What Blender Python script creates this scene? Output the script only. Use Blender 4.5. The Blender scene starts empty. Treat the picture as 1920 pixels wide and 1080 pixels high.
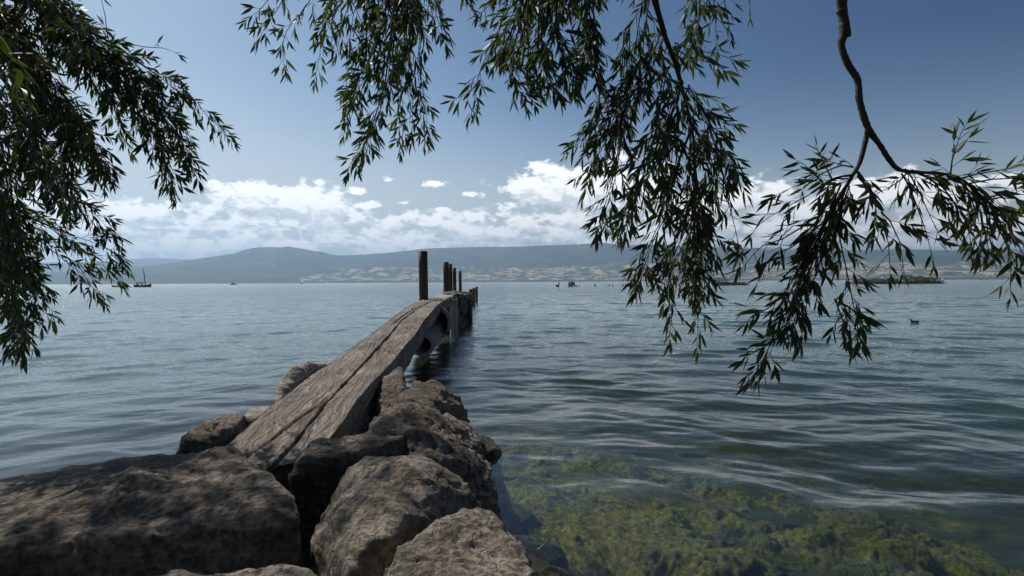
import bpy, bmesh, math, random
import numpy as np
from mathutils import Vector, Matrix

R = math.radians
random.seed(7)
rng = np.random.default_rng(11)
scene = bpy.context.scene
col = scene.collection

# ------------------------------------------------------------------ camera
CAM_H = 1.3
FPX = 1000.0                       # focal length in pixels of the 1920 wide photograph
cam_d = bpy.data.cameras.new('camera')
cam_d.sensor_width = 36.0
cam_d.lens = 36.0 * FPX / 1920.0
cam_d.clip_start = 0.05
cam_d.clip_end = 60000
cam = bpy.data.objects.new('camera', cam_d)
col.objects.link(cam)
pitch = math.atan(11.6 / FPX)
roll = math.atan(0.0054)
CM = Matrix.Translation((0, 0, CAM_H)) @ Matrix.Rotation(R(90) - pitch, 4, 'X') @ Matrix.Rotation(-roll, 4, 'Z')
cam.matrix_world = CM
scene.camera = cam
CMN = np.array(CM)


def at(px, py, d):
    """pixel of the photograph and a distance along the view axis -> world point"""
    v = CM @ Vector(((px - 960) / FPX * d, -(py - 540) / FPX * d, -d))
    return v


def atz(px, py, z):
    """pixel -> the world point at height z"""
    o = Vector((0, 0, CAM_H))
    dr = at(px, py, 1.0) - o
    return o + dr * ((z - CAM_H) / dr.z)


# ------------------------------------------------------------------ sun, sky
SUN_EL = 50.0
SUN_AZ = -50.0                     # degrees from the view direction (+Y), negative is to the left
sun_vec = Vector((math.sin(R(SUN_AZ)) * math.cos(R(SUN_EL)), math.cos(R(SUN_AZ)) * math.cos(R(SUN_EL)), math.sin(R(SUN_EL))))
sd = bpy.data.lights.new('sun', 'SUN')
sd.energy = 5.0
sd.angle = R(0.55)
sd.color = (1.0, 0.945, 0.86)
so = bpy.data.objects.new('sun', sd)
so.rotation_euler = sun_vec.to_track_quat('Z', 'Y').to_euler()
so.location = (0, 0, 30)
col.objects.link(so)

scene.view_settings.view_transform = 'Standard'
scene.view_settings.look = 'None'
scene.view_settings.exposure = 0.0
scene.view_settings.gamma = 1
scene.render.resolution_x = 1024
scene.render.resolution_y = 576
scene.cycles.max_bounces = 8
scene.cycles.transparent_max_bounces = 16
scene.cycles.volume_bounces = 0
scene.cycles.caustics_reflective = False
scene.cycles.caustics_refractive = False


class NT:
    """small helper for building node trees"""
    def __init__(self, tree):
        self.t = tree
        self.n = tree.nodes
        self.l = tree.links

    def new(self, typ, **kw):
        nd = self.n.new(typ)
        for k, v in kw.items():
            if k.startswith('in_'):
                key = k[3:]
                nd.inputs[int(key) if key.isdigit() else key].default_value = v
            else:
                setattr(nd, k, v)
        return nd

    def put(self, sock, v):
        if hasattr(v, 'bl_idname') and hasattr(v, 'outputs'):
            v = v.outputs[0]
        if hasattr(v, 'is_output'):
            self.l.new(v, sock)
        else:
            sock.default_value = v

    def math(self, op, a, b=0.0, c=None, clamp=False):
        nd = self.n.new('ShaderNodeMath')
        nd.operation = op
        nd.use_clamp = clamp
        self.put(nd.inputs[0], a)
        self.put(nd.inputs[1], b)
        if c is not None:
            self.put(nd.inputs[2], c)
        return nd.outputs[0]

    def vmath(self, op, a, b=(0, 0, 0)):
        nd = self.n.new('ShaderNodeVectorMath')
        nd.operation = op
        self.put(nd.inputs[0], a)
        self.put(nd.inputs[1], b)
        return nd.outputs[0]

    def mix(self, fac, a, b, typ='MIX'):
        nd = self.n.new('ShaderNodeMix')
        nd.data_type = 'RGBA'
        nd.blend_type = typ
        self.put(nd.inputs[0], fac)
        self.put(nd.inputs[6], a)
        self.put(nd.inputs[7], b)
        return nd.outputs[2]

    def noise(self, vec, scale, detail=4, rough=0.55, dist=0.0):
        nd = self.n.new('ShaderNodeTexNoise')
        self.put(nd.inputs['Vector'], vec)
        nd.inputs['Scale'].default_value = scale
        nd.inputs['Detail'].default_value = detail
        nd.inputs['Roughness'].default_value = rough
        nd.inputs['Distortion'].default_value = dist
        return nd.outputs[0]

    def ramp(self, fac, stops, interp='LINEAR'):
        nd = self.n.new('ShaderNodeValToRGB')
        nd.color_ramp.interpolation = interp
        els = nd.color_ramp.elements
        while len(els) < len(stops):
            els.new(0.5)
        for e, (p, c) in zip(els, stops):
            e.position = p
            if not hasattr(c, '__len__'):
                c = (c, c, c)
            e.color = (*c[:3], 1)
        self.put(nd.inputs[0], fac)
        return nd.outputs[0]

    def smooth(self, v, lo, hi, tlo=0.0, thi=1.0):
        nd = self.n.new('ShaderNodeMapRange')
        nd.interpolation_type = 'SMOOTHSTEP'
        self.put(nd.inputs[0], v)
        nd.inputs[1].default_value = lo
        nd.inputs[2].default_value = hi
        nd.inputs[3].default_value = tlo
        nd.inputs[4].default_value = thi
        return nd.outputs[0]

    def scalev(self, vec, s, rot=(0, 0, 0), loc=(0, 0, 0)):
        nd = self.n.new('ShaderNodeMapping')
        self.put(nd.inputs[0], vec)
        nd.inputs['Location'].default_value = loc
        nd.inputs['Rotation'].default_value = rot
        nd.inputs['Scale'].default_value = s
        return nd.outputs[0]

    def bump(self, height, dist, strength=1.0, normal=None):
        nd = self.n.new('ShaderNodeBump')
        self.put(nd.inputs['Height'], height)
        nd.inputs['Distance'].default_value = dist
        nd.inputs['Strength'].default_value = strength
        if normal is not None:
            self.put(nd.inputs['Normal'], normal)
        return nd.outputs[0]


world = bpy.data.worlds.new('World')
scene.world = world
world.use_nodes = True
w = NT(world.node_tree)
w.n.clear()
sky = w.new('ShaderNodeTexSky', sky_type='NISHITA')
sky.sun_disc = False
sky.sun_elevation = R(SUN_EL)
sky.sun_rotation = R(SUN_AZ)
sky.altitude = 430
sky.air_density = 1.0
sky.dust_density = 0.7
sky.ozone_density = 2.2
SKY_STRENGTH = 0.12
tc = w.new('ShaderNodeTexCoord')
dirv = w.vmath('NORMALIZE', tc.outputs['Generated'])
sep = w.new('ShaderNodeSeparateXYZ')
w.l.new(dirv, sep.inputs[0])
az = w.math('ARCTAN2', sep.outputs[0], sep.outputs[1])
el = w.math('ARCSINE', sep.outputs[2])


def ang(px, py):
    v = (at(px, py, 1.0) - Vector((0, 0, CAM_H))).normalized()
    return math.atan2(v.x, v.y), math.asin(v.z)


comb = w.new('ShaderNodeCombineXYZ')
w.l.new(az, comb.inputs[0])
w.l.new(el, comb.inputs[1])
skyvec = comb.outputs[0]


def cloud_density(dvec):
    """clouds as a field over azimuth and elevation"""
    s2 = w.new('ShaderNodeSeparateXYZ')
    w.put(s2.inputs[0], dvec)
    a_, e_ = s2.outputs[0], s2.outputs[1]
    p = w.scalev(dvec, (1.0, 2.1, 1.0))
    big = w.noise(p, 13.0, 9, 0.6, 0.15)
    fine = w.noise(w.scalev(dvec, (1.0, 1.6, 1.0), loc=(3.1, 1.7, 0.4)), 34.0, 7, 0.65)
    # soft-edged cumulus: (px, py, half width, half height, flat base strength, weight)
    blobs = [(540, 380, 118, 30, 1.05), (505, 386, 72, 22, 0.5), (605, 386, 60, 16, 0.4), (1045, 356, 92, 44, 1.15), (1150, 372, 120, 60, 1.0), (985, 385, 60, 17, 0.5),
             (822, 345, 27, 11, 0.8), (890, 364, 25, 8, 0.9), (668, 358, 26, 9, 0.8), (688, 384, 30, 11, 0.8),
             (832, 393, 16, 6, 0.75), (600, 341, 20, 7, 0.55), (986, 328, 17, 7, 0.65), (752, 380, 15, 5, 0.55),
             (730, 336, 12, 5, 0.6), (402, 341, 10, 4, 0.5), (424, 356, 16, 8, 0.5), (353, 388, 45, 11, 0.6),
             (1270, 400, 110, 40, 0.8), (1420, 378, 70, 34, 1.0), (1520, 390, 80, 30, 0.8), (1640, 365, 80, 34, 1.0), (1740, 420, 120, 26, 0.8),
             (1860, 425, 110, 28, 0.9), (1860, 340, 60, 8, 0.6), (250, 405, 90, 22, 0.8), (1930, 400, 60, 20, 0.8), (130, 400, 90, 30, 0.7), (-60, 410, 120, 28, 0.7), (2100, 400, 130, 40, 0.9),
             (420, 420, 90, 18, 0.6), (830, 420, 130, 13, 0.75), (960, 440, 110, 14, 0.75), (720, 432, 80, 12, 0.5)]
    tot = None
    for (bx, by, hw, hh, wt) in blobs:
        a0, e0 = ang(bx, by)
        da = w.math('MULTIPLY', w.math('SUBTRACT', a_, a0), FPX / hw * math.cos(a0) ** -1.0 if False else FPX / hw)
        de = w.math('MULTIPLY', w.math('SUBTRACT', e_, e0), FPX / hh)
        q = w.math('ADD', w.math('MULTIPLY', da, da), w.math('MULTIPLY', de, de))
        g = w.math('MULTIPLY', w.math('POWER', 2.718, w.math('MULTIPLY', q, -0.85)), wt)
        tot = g if tot is None else w.math('MAXIMUM', tot, g)
    # the long low bank above the far hills
    elo = ang(600, 470)[1]
    ehi = ang(600, 400)[1]
    e2 = w.math('ADD', e_, w.math('MULTIPLY', w.math('SUBTRACT', big, 0.5), 0.03))
    bank = w.math('MULTIPLY', w.smooth(e2, ehi + 0.030, ehi - 0.004, 0.0, 1.0), w.smooth(e_, -0.02, elo, 0.55, 1.0))
    bank = w.math('MULTIPLY', bank, 0.61)
    tot = w.math('MAXIMUM', tot, bank)
    # a little scattered cloud all round the rest of the sky, low down, out of the picture
    n = w.math('ADD', w.math('MULTIPLY', w.math('SUBTRACT', big, 0.5), 1.9), w.math('MULTIPLY', w.math('SUBTRACT', fine, 0.5), 1.5))
    return w.math('ADD', tot, n), tot


dens, base_t = cloud_density(skyvec)
off = w.vmath('ADD', skyvec, (-0.005, 0.016, 0))
dens2, _ = cloud_density(off)
cover = w.math('MULTIPLY', w.smooth(dens, 0.34, 0.64), w.smooth(base_t, 0.06, 0.30))
shade = w.math('MULTIPLY', w.math('SUBTRACT', dens2, w.math('SUBTRACT', dens, 0.0)), 1.0)
shade = w.smooth(shade, -0.22, 0.30, 1.0, 0.0)
ccol = w.mix(shade, (7.3, 7.7, 8.1, 1), (13.0, 12.8, 12.4, 1))
hs = w.new('ShaderNodeHueSaturation')
hs.inputs['Saturation'].default_value = 1.0
w.l.new(sky.outputs[0], hs.inputs['Color'])
# steeper fall of brightness away from the sun than the bare model gives (a polarising filter's sky)
spc = w.new('ShaderNodeSeparateXYZ')
w.l.new(hs.outputs[0], spc.inputs[0])
chan = []
elf = w.smooth(el, 0.03, 0.40)
for i_, (k_, mx_, fl_, fr_, f0_) in enumerate([(0.65, 5.6, 0.50, 0.0, 0.97), (0.34, 6.2, 0.74, 0.21, 1.07), (0.176, 6.9, 0.95, 0.56, 1.15)]):
    azf = w.smooth(az, -0.75, 1.1, fl_, fr_)
    fac_ = w.math('ADD', w.math('MULTIPLY', elf, azf), w.math('MULTIPLY', w.math('SUBTRACT', 1.0, elf), f0_))
    v_ = w.math('MULTIPLY', w.math('POWER', spc.outputs[i_], 1.8), k_)
    v_ = w.math('MULTIPLY', v_, fac_)
    # soft shoulder
    v_ = w.math('DIVIDE', v_, w.math('POWER', w.math('ADD', 1.0, w.math('POWER', w.math('DIVIDE', v_, mx_), 3.0)), 1 / 3.0))
    chan.append(v_)
cc = w.new('ShaderNodeCombineXYZ')
for i_ in range(3):
    w.l.new(chan[i_], cc.inputs[i_])
skyc = cc.outputs[0]
final = w.mix(w.math('MULTIPLY', cover, 0.93), skyc, ccol)
bg = w.new('ShaderNodeBackground')
w.put(bg.inputs[0], final)
bg.inputs[1].default_value = SKY_STRENGTH
wo = w.new('ShaderNodeOutputWorld')
w.l.new(bg.outputs[0], wo.inputs[0])


# ------------------------------------------------------------------ numpy noise
def _h(ix, iy, iz, seed):
    n = (ix.astype(np.int64) * 374761393 + iy.astype(np.int64) * 668265263 + iz.astype(np.int64) * 2147483647 + seed * 974634777) & 0xFFFFFFFF
    n = ((n ^ (n >> 13)) * 1274126177) & 0xFFFFFFFF
    n = ((n ^ (n >> 16)) * 2246822519) & 0xFFFFFFFF
    n = n ^ (n >> 15)
    return (n & 0xFFFFFF) / float(0xFFFFFF)


_G = np.array([[1, 1, 0], [-1, 1, 0], [1, -1, 0], [-1, -1, 0], [1, 0, 1], [-1, 0, 1], [1, 0, -1], [-1, 0, -1], [0, 1, 1], [0, -1, 1], [0, 1, -1], [0, -1, -1],
               [1, 1, 0], [-1, 1, 0], [0, -1, 1], [0, -1, -1]], dtype=float)


def vnoise(p, seed=0):
    """gradient noise, p (N,3) -> (N,) about -1..1"""
    f = np.floor(p)
    t0 = p - f
    t = t0 * t0 * t0 * (t0 * (t0 * 6 - 15) + 10)
    i = f.astype(np.int64)
    out = 0
    for dx in (0, 1):
        wx = t[:, 0] if dx else 1 - t[:, 0]
        for dy in (0, 1):
            wy = t[:, 1] if dy else 1 - t[:, 1]
            for dz in (0, 1):
                wz = t[:, 2] if dz else 1 - t[:, 2]
                g = _G[(_h(i[:, 0] + dx, i[:, 1] + dy, i[:, 2] + dz, seed) * 15.999).astype(np.int64)]
                dot = g[:, 0] * (t0[:, 0] - dx) + g[:, 1] * (t0[:, 1] - dy) + g[:, 2] * (t0[:, 2] - dz)
                out = out + wx * wy * wz * dot
    return out * 1.35


def fbm(p, octv=4, seed=0, gain=0.5, lac=2.03):
    a, s, o = 1.0, 0.0, 0
    q = np.array(p, dtype=float)
    for k in range(octv):
        s = s + a * vnoise(q + k * 17.3, seed + k)
        a *= gain
        q = q * lac
    return s


def ridged(p, octv=4, seed=0, gain=0.5):
    a, s = 1.0, 0.0
    q = np.array(p, dtype=float)
    for k in range(octv):
        s = s + a * (1 - 2 * np.abs(vnoise(q + k * 9.1, seed + k)))
        a *= gain
        q = q * 2.07
    return s


# ------------------------------------------------------------------ object helpers
def tag(o, label=None, cat=None, group=None, kind=None):
    if label:
        o['label'] = label
    if cat:
        o['category'] = cat
    if group:
        o['group'] = group
    if kind:
        o['kind'] = kind
    return o


def empty(name, loc, label=None, cat=None, group=None):
    o = bpy.data.objects.new(name, None)
    o.empty_display_size = 0.1
    o.location = loc
    col.objects.link(o)
    return tag(o, label, cat, group)


def link(name, me, mat=None, parent=None, smooth=True):
    o = bpy.data.objects.new(name, me)
    col.objects.link(o)
    if mat is not None:
        me.materials.append(mat)
    if parent is not None:
        o.parent = parent
    if smooth:
        me.polygons.foreach_set('use_smooth', [True] * len(me.polygons))
    return o


def mesh_np(name, V, F):
    """V (N,3), F (M,k) with k 3 or 4"""
    me = bpy.data.meshes.new(name)
    V = np.asarray(V, dtype=np.float32)
    F = np.asarray(F, dtype=np.int32)
    k = F.shape[1]
    me.vertices.add(len(V))
    me.vertices.foreach_set('co', V.ravel())
    me.loops.add(F.size)
    me.loops.foreach_set('vertex_index', F.ravel())
    me.polygons.add(len(F))
    me.polygons.foreach_set('loop_start', np.arange(0, F.size, k, dtype=np.int32))
    me.polygons.foreach_set('loop_total', np.full(len(F), k, dtype=np.int32))
    me.update(calc_edges=True)
    me.validate()
    return me


def grid_faces(nu, nv, wrap=False):
    i = np.arange(nu - 1)[:, None]
    jn = nv if wrap else nv - 1
    j = np.arange(jn)[None, :]
    j2 = (j + 1) % nv
    a = i * nv + j
    b = i * nv + j2
    c = (i + 1) * nv + j2
    d = (i + 1) * nv + j
    return np.stack([a, b, c, d], -1).reshape(-1, 4)


class MB:
    """collects shapes into one mesh"""
    def __init__(self):
        self.v = []
        self.f = []

    def add(self, V, F):
        o = len(self.v)
        self.v += [tuple(x) for x in V]
        self.f += [tuple(i + o for i in f) for f in F]
        return self

    def box(self, c, s, rot=None):
        V = [Vector((x * s[0] / 2, y * s[1] / 2, z * s[2] / 2)) for x in (-1, 1) for y in (-1, 1) for z in (-1, 1)]
        if rot is not None:
            V = [rot @ v for v in V]
        V = [v + Vector(c) for v in V]
        F = [(0, 1, 3, 2), (4, 6, 7, 5), (0, 4, 5, 1), (2, 3, 7, 6), (0, 2, 6, 4), (1, 5, 7, 3)]
        return self.add(V, F)

    def tube(self, pts, rad, n=8, cap=True):
        pts = [Vector(p) for p in pts]
        if not hasattr(rad, '__len__'):
            rad = [rad] * len(pts)
        V, F = [], []
        ref = Vector((0.13, 0.92, 0.31)).normalized()
        for i, p in enumerate(pts):
            t = (pts[min(i + 1, len(pts) - 1)] - pts[max(i - 1, 0)])
            t = t.normalized() if t.length > 1e-9 else Vector((0, 0, 1))
            a = t.cross(ref)
            if a.length < 0.05:
                a = t.cross(Vector((1, 0, 0)))
            a.normalize()
            b = t.cross(a)
            for k in range(n):
                an = 2 * math.pi * k / n
                V.append(p + (a * math.cos(an) + b * math.sin(an)) * rad[i])
        for i in range(len(pts) - 1):
            for k in range(n):
                F.append((i * n + k, i * n + (k + 1) % n, (i + 1) * n + (k + 1) % n, (i + 1) * n + k))
        if cap:
            F.append(tuple(range(n - 1, -1, -1)))
            F.append(tuple((len(pts) - 1) * n + k for k in range(n)))
        return self.add(V, F)

    def build(self, name, mat, parent=None, smooth=False):
        me = bpy.data.meshes.new(name)
        me.from_pydata(self.v, [], self.f)
        me.update()
        bm = bmesh.new()
        bm.from_mesh(me)
        bmesh.ops.recalc_face_normals(bm, faces=bm.faces)
        bm.to_mesh(me)
        bm.free()
        return link(name, me, mat, parent, smooth)


def copy_tree(o, parent=None):
    c = o.copy()
    col.objects.link(c)
    c.parent = parent
    for ch in list(o.children):
        copy_tree(ch, c)
    return c


def new_mat(name):
    m = bpy.data.materials.new(name)
    m.use_nodes = True
    t = NT(m.node_tree)
    t.n.clear()
    out = t.new('ShaderNodeOutputMaterial')
    return m, t, out


def principled(name, color, rough=0.7, metal=0.0, var=0.0, scale=8.0, bump=0.0, bscale=30.0, spec=0.4):
    m, t, out = new_mat(name)
    b = t.new('ShaderNodeBsdfPrincipled')
    tcn = t.new('ShaderNodeTexCoord')
    if var > 0:
        n = t.noise(tcn.outputs['Object'], scale, 5, 0.6)
        dark = tuple(c * (1 - var) for c in color[:3]) + (1,)
        lite = tuple(min(1, c * (1 + var)) for c in color[:3]) + (1,)
        t.put(b.inputs['Base Color'], t.mix(n, dark, lite))
    else:
        b.inputs['Base Color'].default_value = (*color[:3], 1)
    if bump > 0:
        n2 = t.noise(tcn.outputs['Object'], bscale, 5, 0.6)
        t.put(b.inputs['Normal'], t.bump(n2, bump))
    b.inputs['Roughness'].default_value = rough
    b.inputs['Metallic'].default_value = metal
    b.inputs['Specular IOR Level'].default_value = spec
    t.l.new(b.outputs[0], out.inputs[0])
    return m


# ------------------------------------------------------------------ materials
def rock_material(name, c_dark, c_mid, c_lite, moss=0.0, lichen=0.35):
    m, t, out = new_mat(name)
    tcn = t.new('ShaderNodeTexCoord')
    geo = t.new('ShaderNodeNewGeometry')
    P = tcn.outputs['Object']
    b = t.new('ShaderNodeBsdfPrincipled')
    n1 = t.noise(P, 2.6, 8, 0.62, 0.3)
    strat = t.noise(t.scalev(P, (3.2, 3.4, 17.0), rot=(0.45, 0.35, 0.4)), 1.0, 8, 0.65, 0.6)
    n2 = t.noise(P, 38.0, 6, 0.7)
    n3 = t.noise(P, 150.0, 3, 0.6)
    f = t.math('ADD', t.math('MULTIPLY', n1, 0.45), t.math('ADD', t.math('MULTIPLY', strat, 0.3), t.math('MULTIPLY', n2, 0.25)))
    c = t.ramp(f, [(0.36, c_dark), (0.48, c_mid), (0.60, c_lite)])
    # lichen: pale grey flecks and rusty orange flecks
    l1 = t.smooth(t.noise(P, 22.0, 6, 0.7), 0.60, 0.68)
    c = t.mix(t.math('MULTIPLY', l1, 0.4), c, (0.40, 0.385, 0.35, 1))
    l2 = t.math('MULTIPLY', t.smooth(t.noise(t.scalev(P, (1, 1, 1), loc=(4, 1, 2)), 17.0, 7, 0.75), 0.63, 0.70), lichen)
    c = t.mix(l2, c, (0.26, 0.12, 0.035, 1))
    d1 = t.smooth(t.noise(P, 6.0, 7, 0.7, 0.5), 0.52, 0.66)
    c = t.mix(t.math('MULTIPLY', d1, 0.55), c, (0.045, 0.04, 0.033, 1))
    # wet and algae covered band near the water line
    sp = t.new('ShaderNodeSeparateXYZ')
    t.l.new(geo.outputs['Position'], sp.inputs[0])
    zz = t.math('ADD', sp.outputs[2], t.math('MULTIPLY', t.math('SUBTRACT', n1, 0.5), 0.12))
    wet = t.smooth(zz, 0.12 + moss * 0.2, -0.01 + moss * 0.1, 0.0, 1.0)
    c = t.mix(t.math('MULTIPLY', wet, 0.85), c, (0.022, 0.026, 0.010, 1))
    gr = t.math('MULTIPLY', t.smooth(n2, 0.50, 0.62), t.math('MULTIPLY', wet, 0.7))
    c = t.mix(gr, c, (0.06, 0.075, 0.015, 1))
    t.put(b.inputs['Base Color'], c)
    t.put(b.inputs['Roughness'], t.math('SUBTRACT', 0.82, t.math('MULTIPLY', wet, 0.4)))
    b.inputs['Specular IOR Level'].default_value = 0.3
    hgt = t.math('ADD', t.math('MULTIPLY', strat, 0.9), t.math('ADD', t.math('MULTIPLY', n2, 0.45), t.math('MULTIPLY', n3, 0.14)))
    vor = t.new('ShaderNodeTexVoronoi', feature='DISTANCE_TO_EDGE')
    t.put(vor.inputs['Vector'], t.mix(0.12, P, t.new('ShaderNodeTexNoise', in_Scale=6.0).outputs[1]))
    vor.inputs['Scale'].default_value = 7.0
    crack = t.smooth(vor.outputs[0], 0.0, 0.05, 0.0, 1.0)
    pit = t.smooth(n2, 0.34, 0.48)
    hgt = t.math('ADD', hgt, t.math('ADD', t.math('MULTIPLY', crack, 0.1), t.math('MULTIPLY', pit, 0.25)))
    t.put(b.inputs['Normal'], t.bump(hgt, 0.038, 1.0))
    t.l.new(b.outputs[0], out.inputs[0])
    return m


M_rock = rock_material('rock_brown', (0.042, 0.034, 0.025), (0.13, 0.107, 0.08), (0.31, 0.26, 0.20))
M_rock2 = rock_material('rock_grey', (0.08, 0.069, 0.055), (0.19, 0.163, 0.126), (0.38, 0.33, 0.26), lichen=0.2)
M_rock3 = rock_material('rock_rusty', (0.055, 0.044, 0.032), (0.145, 0.118, 0.088), (0.30, 0.25, 0.20), moss=0.2, lichen=0.8)
M_rockp = rock_material('rock_pale', (0.16, 0.145, 0.12), (0.36, 0.33, 0.27), (0.54, 0.50, 0.42), lichen=0.2)
M_rockm = rock_material('rock_mossy', (0.03, 0.03, 0.018), (0.06, 0.06, 0.03), (0.12, 0.11, 0.06), moss=0.9)


def wood_material():
    m, t, out = new_mat('weathered_timber')
    at_u = t.new('ShaderNodeAttribute', attribute_name='along')
    at_v = t.new('ShaderNodeAttribute', attribute_name='across')
    at_c = t.new('ShaderNodeAttribute', attribute_name='crack')
    cb = t.new('ShaderNodeCombineXYZ')
    t.l.new(at_u.outputs['Fac'], cb.inputs[0])
    t.l.new(at_v.outputs['Fac'], cb.inputs[1])
    P = cb.outputs[0]
    tcn = t.new('ShaderNodeTexCoord')
    O = tcn.outputs['Object']
    # grain lines that wander diagonally over the surface
    warp = t.noise(t.scalev(P, (1.1, 3.0, 1.0)), 1.3, 3, 0.5)
    gv = t.new('ShaderNodeCombineXYZ')
    t.put(gv.inputs[0], t.math('MULTIPLY', at_u.outputs['Fac'], 2.2))
    t.put(gv.inputs[1], t.math('ADD', t.math('MULTIPLY', at_v.outputs['Fac'], 62.0), t.math('ADD', t.math('MULTIPLY', warp, 26.0), t.math('MULTIPLY', at_u.outputs['Fac'], 4.0))))
    grain = t.noise(gv.outputs[0], 1.0, 4, 0.7, 0.25)
    gv2 = t.scalev(gv.outputs[0], (0.8, 2.3, 1.0), loc=(3, 9, 0))
    grain2 = t.noise(gv2, 1.0, 3, 0.6)
    big = t.noise(O, 1.7, 6, 0.6)
    fl = t.noise(O, 60.0, 4, 0.7)
    f = t.math('ADD', t.math('MULTIPLY', grain, 0.55), t.math('ADD', t.math('MULTIPLY', big, 0.25), t.math('MULTIPLY', fl, 0.2)))
    c = t.ramp(f, [(0.38, (0.035, 0.027, 0.020)), (0.455, (0.105, 0.087, 0.070)), (0.52, (0.205, 0.176, 0.147)), (0.60, (0.37, 0.325, 0.275))])
    crk = at_c.outputs['Fac']
    c = t.mix(t.math('MULTIPLY', crk, 0.9), c, (0.012, 0.016, 0.012, 1))
    at_o = t.new('ShaderNodeAttribute', attribute_name='lichen')
    lo = t.math('MULTIPLY', at_o.outputs['Fac'], t.smooth(fl, 0.42, 0.58))
    c = t.mix(t.math('MULTIPLY', lo, 0.8), c, (0.36, 0.19, 0.045, 1))
    # mossy green grey on the side faces
    geo = t.new('ShaderNodeNewGeometry')
    sn = t.new('ShaderNodeSeparateXYZ')
    t.l.new(geo.outputs['True Normal'], sn.inputs[0])
    side = t.smooth(sn.outputs[2], 0.6, 0.2, 0.0, 1.0)
    mo = t.math('MULTIPLY', side, t.smooth(t.noise(t.scalev(O, (4, 4, 1.2)), 4.0, 5, 0.6), 0.42, 0.62))
    c = t.mix(t.math('MULTIPLY', mo, 0.6), c, (0.12, 0.118, 0.09, 1))
    b = t.new('ShaderNodeBsdfPrincipled')
    t.put(b.inputs['Base Color'], c)
    b.inputs['Roughness'].default_value = 0.85
    b.inputs['Specular IOR Level'].default_value = 0.25
    h = t.math('ADD', t.math('MULTIPLY', grain, 1.0), t.math('ADD', t.math('MULTIPLY', grain2, 0.4), t.math('MULTIPLY', fl, 0.25)))
    t.put(b.inputs['Normal'], t.bump(h, 0.016, 0.9))
    t.l.new(b.outputs[0], out.inputs[0])
    return m


M_wood = wood_material()


def rust_material():
    m, t, out = new_mat('rusty_steel')
    tcn = t.new('ShaderNodeTexCoord')
    geo = t.new('ShaderNodeNewGeometry')
    P = geo.outputs['Position']
    n = t.noise(t.scalev(P, (5, 5, 1.6)), 2.0, 6, 0.65)
    n2 = t.noise(P, 40.0, 5, 0.7)
    c = t.ramp(n, [(0.35, (0.03, 0.019, 0.015)), (0.5, (0.065, 0.034, 0.024)), (0.65, (0.105, 0.056, 0.036))])
    c = t.mix(t.smooth(n2, 0.56, 0.7), c, (0.14, 0.06, 0.03, 1))
    sp = t.new('ShaderNodeSeparateXYZ')
    t.l.new(P, sp.inputs[0])
    wet = t.smooth(sp.outputs[2], 0.28, 0.10, 0.0, 1.0)
    c = t.mix(wet, c, (0.014, 0.015, 0.011, 1))
    b = t.new('ShaderNodeBsdfPrincipled')
    t.put(b.inputs['Base Color'], c)
    b.inputs['Roughness'].default_value = 0.7
    b.inputs['Specular IOR Level'].default_value = 0.4
    t.put(b.inputs['Normal'], t.bump(n2, 0.006))
    t.l.new(b.outputs[0], out.inputs[0])
    return m


M_rust = rust_material()
M_postgrey = principled('weathered_post', (0.26, 0.25, 0.23), 0.75, 0.0, 0.45, 5.0, 0.006, 40)
M_rustflake = principled('flaking_rust', (0.36, 0.20, 0.13), 0.9, 0.0, 0.75, 30.0, 0.01, 60)
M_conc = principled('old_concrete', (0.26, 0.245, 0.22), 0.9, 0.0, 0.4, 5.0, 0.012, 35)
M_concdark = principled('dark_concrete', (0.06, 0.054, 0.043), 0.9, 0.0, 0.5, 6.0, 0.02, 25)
M_oldwood = principled('dark_old_wood', (0.10, 0.082, 0.062), 0.9, 0.0, 0.5, 7.0, 0.01, 30)
M_iron = principled('iron_rod', (0.08, 0.055, 0.04), 0.6, 0.3, 0.3, 20)
M_pile = principled('rotten_pile', (0.03, 0.024, 0.018), 0.9, 0.0, 0.4, 3.0)
M_white = principled('boat_white', (0.75, 0.75, 0.73), 0.4)
M_dark = principled('boat_dark', (0.02, 0.021, 0.022), 0.4)
M_blue = principled('boat_blue', (0.03, 0.06, 0.13), 0.4)
M_sail, t, out = new_mat('sail_cloth')
b = t.new('ShaderNodeBsdfDiffuse')
b.inputs[0].default_value = (0.9, 0.9, 0.89, 1)
tl = t.new('ShaderNodeBsdfTranslucent')
tl.inputs[0].default_value = (0.92, 0.92, 0.92, 1)
mx = t.new('ShaderNodeMixShader')
mx.inputs[0].default_value = 0.25
t.l.new(b.outputs[0], mx.inputs[1])
t.l.new(tl.outputs[0], mx.inputs[2])
t.l.new(mx.outputs[0], out.inputs[0])
M_mast = principled('mast_wood', (0.05, 0.04, 0.03), 0.6)
M_glass = principled('cabin_window', (0.02, 0.025, 0.03), 0.1)
M_red = principled('boat_red', (0.45, 0.06, 0.04), 0.5)


# ------------------------------------------------------------------ lake bed, shore
def shore_y(x):
    """rough line of the foot of the rocks"""
    return 0


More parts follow.
